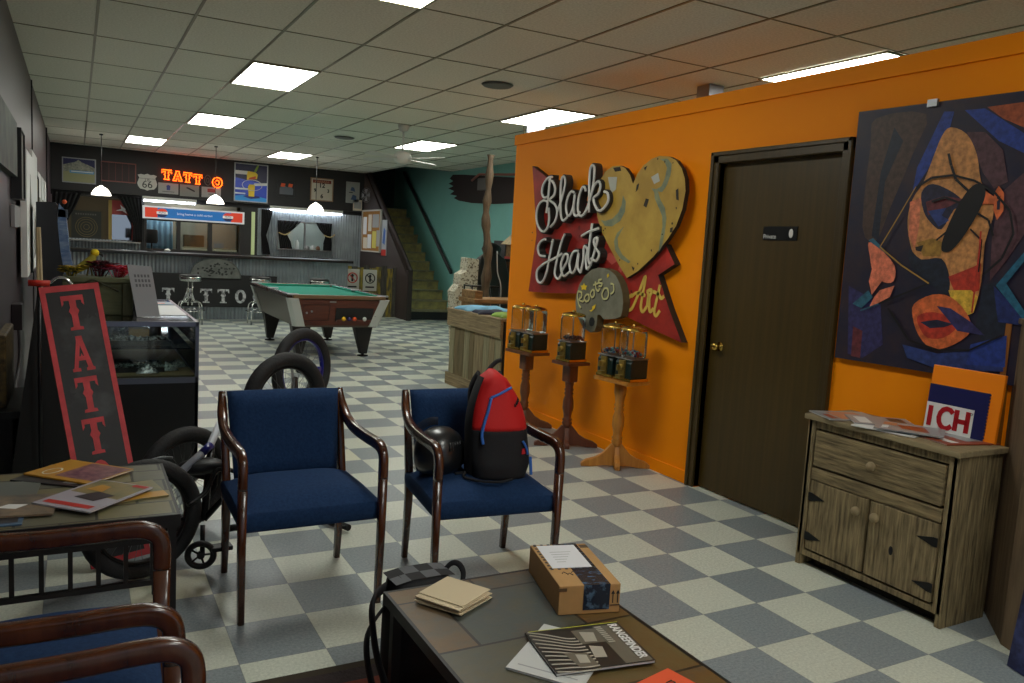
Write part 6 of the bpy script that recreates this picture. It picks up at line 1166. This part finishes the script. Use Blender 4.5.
bikeblue = mat('bike_blue', (20,28,120), .3, coat=.4)
def bike_frame(par, pts, r, m, name): MB().tube(pts, r, 8).build(name, m, par)
# bicycle standing behind the empty chair, front end up
k1 = thing('bicycle', 'black bicycle whose two wheels rise behind the empty blue armchair', 'bicycle', (1.17, 4.75, 0))
def L1(p): return (p[0]-1.17, p[1]-4.75, p[2])
w1c, w2c = (1.02, 4.45, .575), (1.355, 5.44, .585)
wheel(k1, L1(w1c), (.42,-.90,.0), R=.275, r=.040); wheel(k1, L1(w2c), (.60,-.80,.02), R=.290, r=.038, rimc=bikeblue)
MB().tube([L1((1.29,5.50,.60)), L1((1.46,5.37,.60))], .019, 8).build('axle_pegs', bikeblue, k1)
for s_ in (-1,1): bike_frame(k1, [L1((w1c[0]+s_*.05, w1c[1]-s_*.04, .565)), L1((1.05+s_*.03, 4.53, .33)), L1((1.03, 4.45, .22))], .012, blackm, 'fork')
for s_ in (-1,1): bike_frame(k1, [L1((w2c[0]+s_*.06, w2c[1]-s_*.05, .60)), L1((1.25+s_*.02, 5.05, .42))], .010, blackm, 'seat_stay')
bike_frame(k1, [L1((1.03,4.47,.20)), L1((1.25,5.05,.42)), L1((1.18,4.90,.62)), L1((1.04,4.50,.30))], .017, blackm, 'main_frame')
bike_frame(k1, [L1((1.25,5.05,.42)), L1((1.20,4.90,.20)), L1((1.20,4.88,.06))], .014, blackm, 'seat_post')
MB().ball(L1((1.20,4.85,.045)), .10, sq=(.55,1.2,.4)).build('saddle', black, k1)
bike_frame(k1, smooth_pts([L1((.66,4.02,.03)), L1((.80,4.05,.03)), L1((.90,4.25,.16)), L1((1.03,4.40,.20)), L1((1.14,4.22,.16)), L1((1.14,4.00,.03)), L1((1.20,3.85,.03))],4), .0115, blackm, 'handlebar')
for a, b in (((.64,4.02,.03),(.78,4.04,.03)),((1.13,4.03,.03),(1.215,3.84,.03))): MB().tube([L1(a), L1(b)], .017, 8).build('grip', mat('grip_rubber', (18,18,20), .8), k1)
MB().tube([L1((1.15,5.03,.42)), L1((1.36,5.07,.42))], .012, 8).build('crank_axle', steel, k1)
# bicycle beside the slate side table
k2 = thing('bicycle', 'black bicycle with a white tube between the slate side table and the empty chair', 'bicycle', (.38, 3.85, 0))
def L2(p): return (p[0]-.38, p[1]-3.85, p[2])
wheel(k2, L2((.47,4.16,.262)), (.45,-.80,.0), R=.262, r=.034); wheel(k2, L2((.245,3.62,.258)), (.34,-.94,.0), R=.258, r=.032)
for s_ in (-1,1):
    bike_frame(k2, [L2((.47+s_*.03,4.16-s_*.05,.262)), L2((.50+s_*.02,3.95,.34)), L2((.53,3.80,.36))], .011, blackm, 'fork')
    bike_frame(k2, [L2((.245+s_*.03,3.60-s_*.05,.258)), L2((.40+s_*.01,3.68,.22)), L2((.50,3.70,.20))], .009, blackm, 'chain_stay')
bike_frame(k2, [L2((.50,3.70,.20)), L2((.53,3.80,.38)), L2((.55,3.86,.50))], .017, blackm, 'seat_tube')
bike_frame(k2, [L2((.38,3.72,.40)), L2((.54,3.84,.50)), L2((.60,3.95,.58))], .018, mat('bike_white', (200,204,214), .3), 'top_tube')
bike_frame(k2, [L2((.50,3.81,.475)), L2((.545,3.845,.505))], .0195, bikeblue, 'frame_sticker')
bike_frame(k2, [L2((.50,3.70,.20)), L2((.60,3.72,.30)), L2((.60,3.80,.44))], .014, blackm, 'down_tube')
MB().ball(L2((.50,3.80,.42)), .085, sq=(1.3,.7,.45)).build('saddle', black, k2)
hb = MB(); hb.tube(smooth_pts([L2((.42,3.62,.30)), L2((.50,3.66,.34)), L2((.56,3.72,.42)), L2((.66,3.70,.40))],4), .011, 8); hb.build('handlebar', blackm, k2)
bike_frame(k2, [L2((.49,3.66,.19)), L2((.485,3.62,.07))], .011, blackm, 'crank_arm')
MB().box(-.045,.045,-.03,.03,-.01,.01,0,frame(L2((.56,3.60,.10)),(1,.1,0),(-.1,1,0),(0,0,1))).build('pedal', blackm, k2, bevel=.004)
n = 32; m = MB(); sc = Vector(L2((.475,3.60,.075))); 
m.tube([sc+Vector((math.cos(2*PI*i/n)*.052, math.cos(2*PI*i/n)*-.012, math.sin(2*PI*i/n)*.052)) for i in range(n)], .014, 8, closed=True); m.lathe([(.016,-.012),(.016,.012)], sc, 12, axis='y'); m.build('guard_wheel', black, k2)
m = MB()
for i in range(5): a = 2*PI*i/5; m.tube([sc, sc+Vector((math.cos(a)*.045,0,math.sin(a)*.045))], .005, 5)
m.build('guard_spokes', blackm, k2)
m = MB()
for k in range(16): a = 1.0+k*.12; m.ball(Vector(L2((.36,3.98,.40)))+Vector((math.cos(a)*.06,.02,math.sin(a)*.018)), .008, n=6)
m.build('chain', spokem, k2)

# ================================================================ display case and everything on it
dc = thing('display_case', 'glass display case with metal frame and solid black lower part', 'display case', (.18, 6.05, 0)); cx0, cx1, cy0, cy1 = -.30, .48, -.85, .85
MB().box(cx0,cx1,cy0,cy1,.04,.56).box(cx0+.02,cx1-.02,cy0+.02,cy1-.02,0,.04).build('base_cabinet', mat('case_black', (14,14,16), .35), dc)
al = mat('aluminium', (120,124,140), .3, metal=.8)
MB().box(cx0,cx1,cy0,cy1,.56,.595).build('lower_rail', al, dc)
m = MB(); m.box(cx0,cx1,cy0,cy0+.02,.905,.935); m.box(cx0,cx1,cy1-.02,cy1,.905,.935); m.box(cx1-.02,cx1,cy0,cy1,.905,.935); m.box(cx0,cx0+.02,cy0,cy1,.905,.935); m.build('top_rail', al, dc, bevel=.002)
for x in (cx0,cx1-.02):
    for y in (cy0,cy1-.02): MB().box(x,x+.02,y,y+.02,.0,.91).build('corner_post', al if x > 0 else blackm, dc)
MB().box(cx0+.02,cx1-.02,cy0+.005,cy0+.009,.595,.905).build('glass_pane', glassm, dc)
MB().box(cx1-.009,cx1-.005,cy0+.02,cy1-.02,.595,.905).build('glass_pane', glassm, dc)
MB().box(cx0+.02,cx1-.02,cy0+.02,cy1-.02,.922,.930).build('glass_top', glass('counter_glass', (200,215,210), 1.5, .16), dc)
MB().box(cx0+.02,cx1-.03,cy0+.10,cy1-.02,.755,.762).build('glass_shelf', glass('shelf_glass', (225,235,230), 1.3, .05), dc)
MB().box(cx0+.02,cx1-.02,cy0+.02,cy1-.02,.595,.605).build('display_floor', mat('case_floor', (110,100,70), .6), dc)
MB().box(cx0+.05,cx1-.05,cy0+.0205,cy0+.030,.909,.921).build('added_case_light', mat('added_case_glow', (235,240,230), .4, emit=9.0), dc)  # glowing strip added to brighten the case contents
MB().box(cx0+.02,cx0+.03,cy0+.02,cy1-.02,.605,.905).build('back_board', mat('case_back', (60,60,56), .6), dc)
rr = random.Random(77); trm = mat('tray_black', (20,20,22), .4); sil = mat('jewel_silver', (190,196,200), .2, metal=.9); plas = mat('bag_plastic', (190,196,198), .25, rgb2=(90,94,96), scale=45, metal=.35, thresh=(.4,.6), bump=.4)
def tray(lab, x, y, z, w_, d_):
    t = thing('jewellery_tray', lab, 'tray', (x, y, z), group='black trays of packaged silver jewellery')
    m = MB(); m.box(-w_/2,w_/2,-d_/2,d_/2,0,.006); m.box(-w_/2,w_/2,-d_/2,-d_/2+.008,.006,.03); m.box(-w_/2,w_/2,d_/2-.008,d_/2,.006,.03); m.box(-w_/2,-w_/2+.008,-d_/2,d_/2,.006,.03); m.box(w_/2-.008,w_/2,-d_/2,d_/2,.006,.03)
    m.build('tray', trm, t); s = MB(); b = MB()
    for k in range(34):
        px, py, pz = rr.uniform(-w_/2+.03,w_/2-.03), rr.uniform(-d_/2+.03,d_/2-.03), rr.uniform(.015,.04); a = rr.uniform(0,PI)
        s.tube([(px+.012*math.cos(q), py+.012*math.sin(q)*math.cos(a), pz+.012*math.sin(q)*math.sin(a)) for q in [2*PI*i/8 for i in range(8)]], .0026, 4, closed=True)
        b.sheet(lambda u, v: Vector((px+(u-.5)*.06*math.cos(a)-(v-.5)*.05*math.sin(a), py+(u-.5)*.06*math.sin(a)+(v-.5)*.05*math.cos(a), pz+.012*math.sin(u*7+k)*math.cos(v*6))), 3, 3)
    sj = s.build('silver_rings', sil, t); sj['kind'] = 'stuff'; bj = b.build('clear_bags', plas, t); bj['kind'] = 'stuff'
tray('black jewellery tray on the upper glass shelf of the display case', .34, 5.52, .763, .36, .22)
tray('black jewellery tray on the upper shelf at the left', .03, 5.55, .763, .30, .24)
tray('long black jewellery tray at the bottom of the display case', .22, 5.50, .606, .52, .30)
tray('jewellery tray lying behind on the upper shelf of the display case', .30, 5.95, .763, .40, .30)
for i, (x, y, z, lab) in enumerate(((.50,5.42,.606,'crumpled clear bag of silver pieces at the lower right of the case'), (.38,5.33,.606,'crumpled clear bag in the front middle of the case floor'), (.57,5.55,.606,'small clear bag by the right glass of the case'), (.12,5.30,.606,'clear bag near the sign edge on the case floor'))):
    m = MB(); ph = rr.uniform(0,6)
    m.sheet(lambda u, v: Vector(((u-.5)*.13,(v-.5)*.10,.004+.055*math.sin(u*PI)*math.sin(v*PI)*(.7+.3*math.sin(u*17+ph)*math.cos(v*13+ph)))), 14, 14); tag(m.build('plastic_bag', plas, loc=(x,y,z)), lab, 'bag', 'clear bags in the display case')
for i, (x, y, c_, lab) in enumerate(((.20,5.80,(34,34,36),'dark cup standing at the back of the upper case shelf'), (.46,5.78,(26,26,30),'black jar at the right of the upper case shelf'))):
    m = MB(); m.lathe([(.035,0),(.04,.10),(.03,.10),(.0,.02)], (0,0,0), 14); tag(m.build('cup', mat('cup%d' % i, c_, .4), loc=(x,y,.763)), lab, 'cup')
m = MB(); m.box(-.06,.06,-.04,.04,0,.07); tag(m.build('small_box', mat('box_tan', (150,120,66), .7), loc=(.36,5.78,.763), bevel=.003), 'small tan box on the upper shelf of the display case', 'box')
# crate
cr = thing('wooden_crate', 'olive green wooden ammunition style crate on the display case', 'crate', (.125, 5.78, .932)); ow = plank_wood('olive_wood', (70,74,50), (98,100,70), grain=(3,14,14), bump=.3); ow2 = plank_wood('olive_wood_up', (66,66,44), (92,90,62), grain=(14,14,2), bump=.3)
MB().box(-.19,.165,-.16,.16,0,.20).build('body', ow, cr, bevel=.004); MB().box(-.20,.19,-.18,.18,.20,.232).build('lid', ow, cr, bevel=.005)
for x in (.13,): MB().box(x-.0,x+.06,-.185,-.16,0,.20).build('batten', ow2, cr, bevel=.004)
MB().box(-.20,-.14,-.185,-.16,0,.20).build('batten', ow2, cr, bevel=.004)
MB().tube(smooth_pts([(-.10,-.185,.18),(-.04,-.20,.22),(.03,-.20,.19),(.11,-.19,.15)],5), .006, 6).build('rope_handle', mat('rope_olive', (56,56,38), .9), cr)
MB().box(-.06,-.03,-.172,-.16,.13,.20).build('latch', blackm, cr)
def soft(lab, cat, name, x, y, z, cols, seed, spread, r):
    r2 = random.Random(seed); m = MB(); ms = [mat('soft_%d_%d_%d' % c, c, .85) for c in cols]
    for k in range(18):
        m.ball((r2.gauss(0, spread), r2.gauss(0, spread*.7), abs(r2.gauss(0, spread*.8))+r*.6), r*r2.uniform(.5,1.1), r2.randrange(len(ms)), 10, (1, r2.uniform(.5,1), r2.uniform(.4,1)))
    tag(m.build(name, ms, loc=(x, y, z)), lab, cat)
ZC = 1.166
fl = [('artificial_flowers','bunch of artificial red and pink flowers on the right of the green crate',.22,5.72,[(206,30,50),(226,90,130),(196,24,40)],.035), ('artificial_flowers','dark maroon flowers in the middle of the green crate',.12,5.78,[(70,16,30),(96,24,44),(30,20,24)],.03)]
def petals(lab, x, y, cols, spread, seed, h0=.03):
    r2 = random.Random(seed); t = thing('artificial_flowers', lab, 'flowers', (x, y, ZC), group='soft decorations on the green crate')
    for k, c in enumerate(cols):
        m = MB()
        for q in range(6):
            cx_, cy_, cz_ = r2.gauss(0, spread), r2.gauss(0, spread*.6), abs(r2.gauss(h0, spread*.7))+.015
            for p in range(7):
                a = 2*PI*p/7; tl_ = r2.uniform(.2,.9); L_ = .048
                m.add([(cx_,cy_,cz_), (cx_+L_*.6*math.cos(a-.35), cy_+L_*.6*math.sin(a-.35), cz_+L_*.4*tl_), (cx_+L_*math.cos(a), cy_+L_*math.sin(a), cz_+L_*tl_*.3), (cx_+L_*.6*math.cos(a+.35), cy_+L_*.6*math.sin(a+.35), cz_+L_*.4*tl_)], [(0,1,2,3)], 0, True)
            m.tube([(cx_,cy_,cz_),(cx_*.5,cy_*.5,.0)], .0025, 4)
        m.build('blossoms', mat('petal_%d_%d_%d' % c, c, .7), t, solid=.002)
petals('bunch of artificial red and pink flowers at the right on the green crate', .23, 5.72, [(206,30,50),(226,90,130),(196,24,40)], .035, 1)
petals('dark maroon artificial flowers in the middle on the green crate', .13, 5.76, [(84,20,34),(40,18,26),(120,24,44)], .03, 2, .05)
petals('small yellow artificial flowers at the left on the green crate', -.03, 5.74, [(200,170,30),(170,140,40),(90,96,40)], .025, 3, .02)
bd_ = thing('toy_parrot', 'yellow-green soft toy bird perched on the green crate', 'toy', (.06, 5.78, ZC))
m = MB(); m.tube(smooth_pts([(-.07,0,.012),(-.04,0,.045),(0,0,.075),(.03,0,.11),(.035,0,.135)],4), [.010,.014,.018,.021,.024,.026,.028,.029,.030,.029,.027,.026,.024,.023,.022,.021,.018], 10); m.build('body', mat('toy_olive', (150,140,50), .9), bd_)
MB().ball((.045,0,.145), .026).build('head', mat('toy_yellow', (216,190,30), .9), bd_); MB().tube([(.065,0,.147),(.085,0,.135),(.09,0,.12)], [.010,.007,.002], 8).build('beak', black, bd_); MB().tube([(.0,-.01,.0),(.01,-.01,.06)], .006, 6).tube([(.03,.01,.0),(.02,.01,.06)], .006, 6).build('leg', mat('toy_leg', (110,96,50), .9), bd_)
# paper stand, papers
m = MB(); pf = frame((.385,5.52,.932),(.96,.28,0),(-.16,.05,.985),(.27,-.95,.10)); m.prism([(-.055,0),(.085,0),(.085,.32),(-.06,.33)], 0, .004, 0, pf)
for r_i in range(3):
    for k in range(5): m.prism([(-.03+k*.02,.19+r_i*.03),(-.018+k*.02,.19+r_i*.03),(-.018+k*.02,.208+r_i*.03),(-.03+k*.02,.208+r_i*.03)], .004, .0045, 1, pf)
o = m.build('standing_leaflet', [mat('leaflet_grey', (136,136,140), .6), mat('leaflet_print', (84,84,88), .6)]); tag(o, 'grey printed leaflet standing upright on the display case beside the crate', 'leaflet')
m = MB(); m.prism([(-.10,-.22),(.11,-.21),(.10,.52),(-.10,.50)], 0, .002, 0); tag(m.build('paper_highlight', mat('paper_highlight_white', (235,238,240), .35), loc=(.54,5.86,.9322)), 'white paper enlarged to stand for the highlight on the display case top', 'paper')  # paper made larger and whiter to stand for the glass top's highlight
m = MB(); m.prism([(-.09,-.13),(.09,-.12),(.09,.13),(-.09,.12)], 0, .002, 0); m.poly([(-.05,-.05),(.03,-.06),(.04,.03),(-.04,.04)], .0024, 1); tag(m.build('printed_sheet', [mat('paper_blue', (130,160,180), .4), mat('print_coral', (200,110,90), .5)], loc=(.55,6.56,.9322)), 'pale blue printed sheet behind the white one on the display case', 'paper')

# leaning sign TATTO..
ls = thing('leaning_tattoo_sign', 'tall narrow black sign with red border and red letters leaning behind the slate side table', 'sign', (.171, 3.76, 0))
ax_, up_v = Vector((1,.10,.04)).normalized(), Vector((-.204,.39,1.2)).normalized(); wn_ = ax_.cross(up_v).normalized(); ax_ = up_v.cross(wn_).normalized()
H_ = 1.258
for_ = frame((0,0,.028),(ax_),(up_v),(wn_)); LFm = lambda u, v, w=0.0: for_(u, v, w)
sgred = mat('sign_coral', (226,72,78), .55, rgb2=(196,58,62), scale=12); 
MB().box(-.120,.120,0,H_,-.03,-.002,0,LFm).build('board', mat('board_edge_wood', (96,70,40), .8, var=.2, scale=20), ls)
MB().box(-.116,.116,0.005,H_-.005,-.002,.0,0,LFm).build('face', mat('sign_face_black', (26,26,27), .5, rgb2=(64,66,68), scale=5, thresh=(.55,.75)), ls)
m = MB(); bw = .022
m.box(-.120,-.120+bw,0,H_,0,.002,0,LFm); m.box(.120-bw,.120,0,H_,0,.002,0,LFm); m.box(-.098,.098,H_-.028,H_,0,.002,0,LFm); m.box(-.098,.098,0,.028,0,.002,0,LFm); m.build('border', sgred, ls)
for k, ch_ in enumerate('TATTOO'):
    v = H_-.050-.160-k*.188
    m = MB(); glyph(m, ch_, LFm, -.044-.003*k, v, .090, .160, .0, .003); m.build('letter', sgred, ls)
def star(u, v, r, w=.0012): return [(u+(r if i % 2 == 0 else r*.42)*math.sin(2*PI*i/10), v+(r if i % 2 == 0 else r*.42)*math.cos(2*PI*i/10)) for i in range(10)]
m = MB()
for u, v, r in ((.07,H_-.14,.030),(-.078,H_-.50,.030),(.075,H_-.66,.026),(-.07,H_-1.02,.028),(-.075,H_-.10,.016)): MB().poly(star(u, v, r), .0008, 0, LFm).build('star_mark', black, ls)

# black panel, sticks, tall black cabinet, wall things
m = MB(); m.prism([(-.33,0),(.16,0),(.08,1.02),(-.19,1.08)], 0, .03, 0, frame((0,0,0),(1,0,0),(0,.05,1),(0,-1,.05))); tag(m.build('black_panel', mat('panel_black', (13,13,14), .7), loc=(.0,5.08,0)), 'large black panel standing behind the red-lettered leaning sign', 'panel')
ac = thing('arcade_cabinet', 'tall black cabinet with a shiny blue side standing by the left wall', 'cabinet', (-.13, 8.35, 0)); AFr = frame((0,0,0),(1,0,0),(0,0,1),(0,-1,0))
prof = [(-.17,0),(.075,0),(.07,.80),(.05,1.0),(.01,1.25),(-.01,1.50),(-.012,1.64),(-.02,1.665),(-.08,1.665),(-.17,1.66)]
MB().prism(prof, -.33, .33, 0, AFr).build('body', mat('arcade_black', (20,22,27), .4), ac, bevel=.006)
m = MB(); sp2 = [(.145,.70),(.14,.80),(.12,1.0),(.08,1.25),(.058,1.50),(.05,1.60),(.0,1.66),(-.01,1.50),(.01,1.25),(.05,1.0),(.07,.80),(.075,.70)]
m.prism(sp2, -.32, .335, 0, AFr); m.build('blue_side', mat('arcade_blue', (70,96,140), .25, rgb2=(120,140,170), scale=9, stretch=(1,1,3)), ac)
MB().box(-.02,.03,.332,.335,.0+1.55,1.62,0,frame((0,0,0),(1,0,0),(0,-1,0),(0,0,1))).build('speaker_plate', steel, ac) if False else MB().box(-.01,.07,-.335,-.33,1.54,1.61).build('speaker_plate', mat('plate_dim', (90,96,104), .3, metal=.6), ac, bevel=.01)
MB().ball((.04,-.1,1.68), .02).build('orange_knob', orangered, ac)
for x, lab in ((-.255,'left one of two pale wooden sticks leaning behind the red-lettered sign'), (-.215,'right one of two pale wooden sticks leaning behind the red-lettered sign')):
    m = MB(); m.tube([(0,0,0),(-.05 if x > -.24 else -.02, .30, 1.45)], .011, 8); tag(m.build('wooden_stick', mat('pale_wood', (176,156,120), .6), loc=(x+.045, 6.05, 0)), lab, 'stick', 'pale wooden sticks')
t = thing('stick_rest', 'red and chrome handle sticking up behind the top of the red-lettered sign', 'handle', (-.175, 4.98, .66))
MB().tube([(0,0,-.66),(0,0,.50)], .010, 8).build('stem', blackm, t); MB().tube([(-.05,0,.50),(.05,0,.50)], .018, 8).build('red_grip', redm, t); MB().tube(smooth_pts([(.05,0,.50),(.08,0,.53),(.12,0,.53),(.15,0,.50),(.16,0,.44)],4), .009, 8).build('chrome_bar', chrome, t)
# pictures on the left wall
def wall_board(lab, y0, y1, z0, z1, base, polys=(), d=.03, lean=0, rim=None, name='wall_picture'):
    return flat(name, lab, 'picture', y0, y1, z0, z1, base, polys, fr=frame((XL,0,0),(0,1,0),(0,0,1),(1,0,0)), rim=rim, d=d)
pw1 = mat('board_white', (236,236,236), .6); pdk = mat('paint_dark_l', (52,56,50), .6); gold_f = mat('frame_gold', (120,104,60), .6)
t = flat('canvas_picture', 'dark green abstract canvas highest on the left wall', 'picture', 5.2, 6.9, 1.80, 2.18, mat('canvas_green', (70,84,70), .6, rgb2=(34,36,34), scale=4), (), fr=LW, d=.05)
t = flat('canvas_picture', 'black-edged grey canvas on the left wall, between the green one and the white boards', 'picture', 7.0, 7.45, 1.66, 2.15, mat('canvas_grey', (110,108,100), .6, rgb2=(60,60,56), scale=5), (), fr=LW, d=.06, rim=black, rimw=.012)
wc1 = thing('cross_boards', 'white painted boards crossed like a big plus on the left wall, the nearer one', 'picture', (XL, 8.0, 1.04)); CF = frame((0,0,0),(0,1,0),(0,0,1),(1,0,0))
MB().box(-.42,.65,0,1.02,.03,.075,0,CF).build('upright_board', pw1, wc1); MB().box(-1.1,.95,.40,.56,.004,.030,0,CF).build('cross_board', mat('board_grey', (150,148,150), .6), wc1)
MB().prism([(.0,.15),(.3,.1),(.35,.5),(.15,.85),(.05,.6)], .075, .077, 0, CF).build('dark_smudge', mat('smudge_dark', (120,118,110), .7), wc1)
wc2 = thing('cross_boards', 'white painted boards crossed like a big plus on the left wall, the farther one', 'picture', (XL, 9.6, 1.03))
MB().box(-.55,.55,0,1.14,.03,.055,0,CF).build('upright_board', pw1, wc2); MB().box(-.62,1.2,.46,.62,.004,.030,0,CF).build('cross_board', MATS['board_grey'], wc2)
MB().prism([(-.3,.1),(.1,.15),(.2,.4),(-.1,.6),(-.25,.4)], .055, .057, 0, CF).build('dark_smudge', MATS['smudge_dark'], wc2)
flat('wall_picture', 'yellowish framed picture on the left wall just before the white panels', 'picture', 10.7, 11.3, 1.5, 2.0, mat('pic_yellow', (140,126,84), .6), [(pdk, R_(.2,.8,.2,.7))], fr=LW, rim=black)
for y0, lab in ((11.5,'first of three white narrow panels far along the left wall'), (12.6,'second of three white narrow panels far along the left wall'), (13.7,'third white narrow panel on the left wall, nearest the bar')):
    flat('wall_panel', lab, 'picture', y0, y0+.7, 1.5, 2.1, pw1, [(MATS['smudge_dark'], R_(.2,.8,.1,.5))], fr=LW, group='white panels on the left wall')
t = thing('power_outlet', 'dark electrical box with a plugged cable low on the left wall', 'outlet', (XL, 7.0, .78))
MB().box(-.13,.10,-.09,.10,0,.07,0,CF).build('box', mat('outlet_dark', (40,30,34), .5), t, bevel=.005); MB().tube(smooth_pts([(.04,0,-.09),(.045,-.02,-.3),(.03,-.15,-.45),(.02,-.5,-.6)],5), .012, 6).build('cable', mat('outlet_cable', (110,104,106), .6), t)
t = thing('gilt_frame', 'old gold-brown carved frame standing at the far left edge', 'frame', (XL+.02, 5.65, .42)); 
m = MB(); m.box(-.35,.30,0,.42,0,.05,0,CF); m.build('frame', mat('gilt', (110,88,44), .5, rgb2=(44,34,22), scale=30, bump=.6), t, bevel=.01)
MB().box(-.45,.34,-.04,0,0,.12,0,CF).build('shelf', black, t); MB().box(-.40,-.36,-.42,-.04,0,.08,0,CF).build('leg', black, t); MB().box(.26,.30,-.42,-.04,0,.08,0,CF).build('leg', black, t)
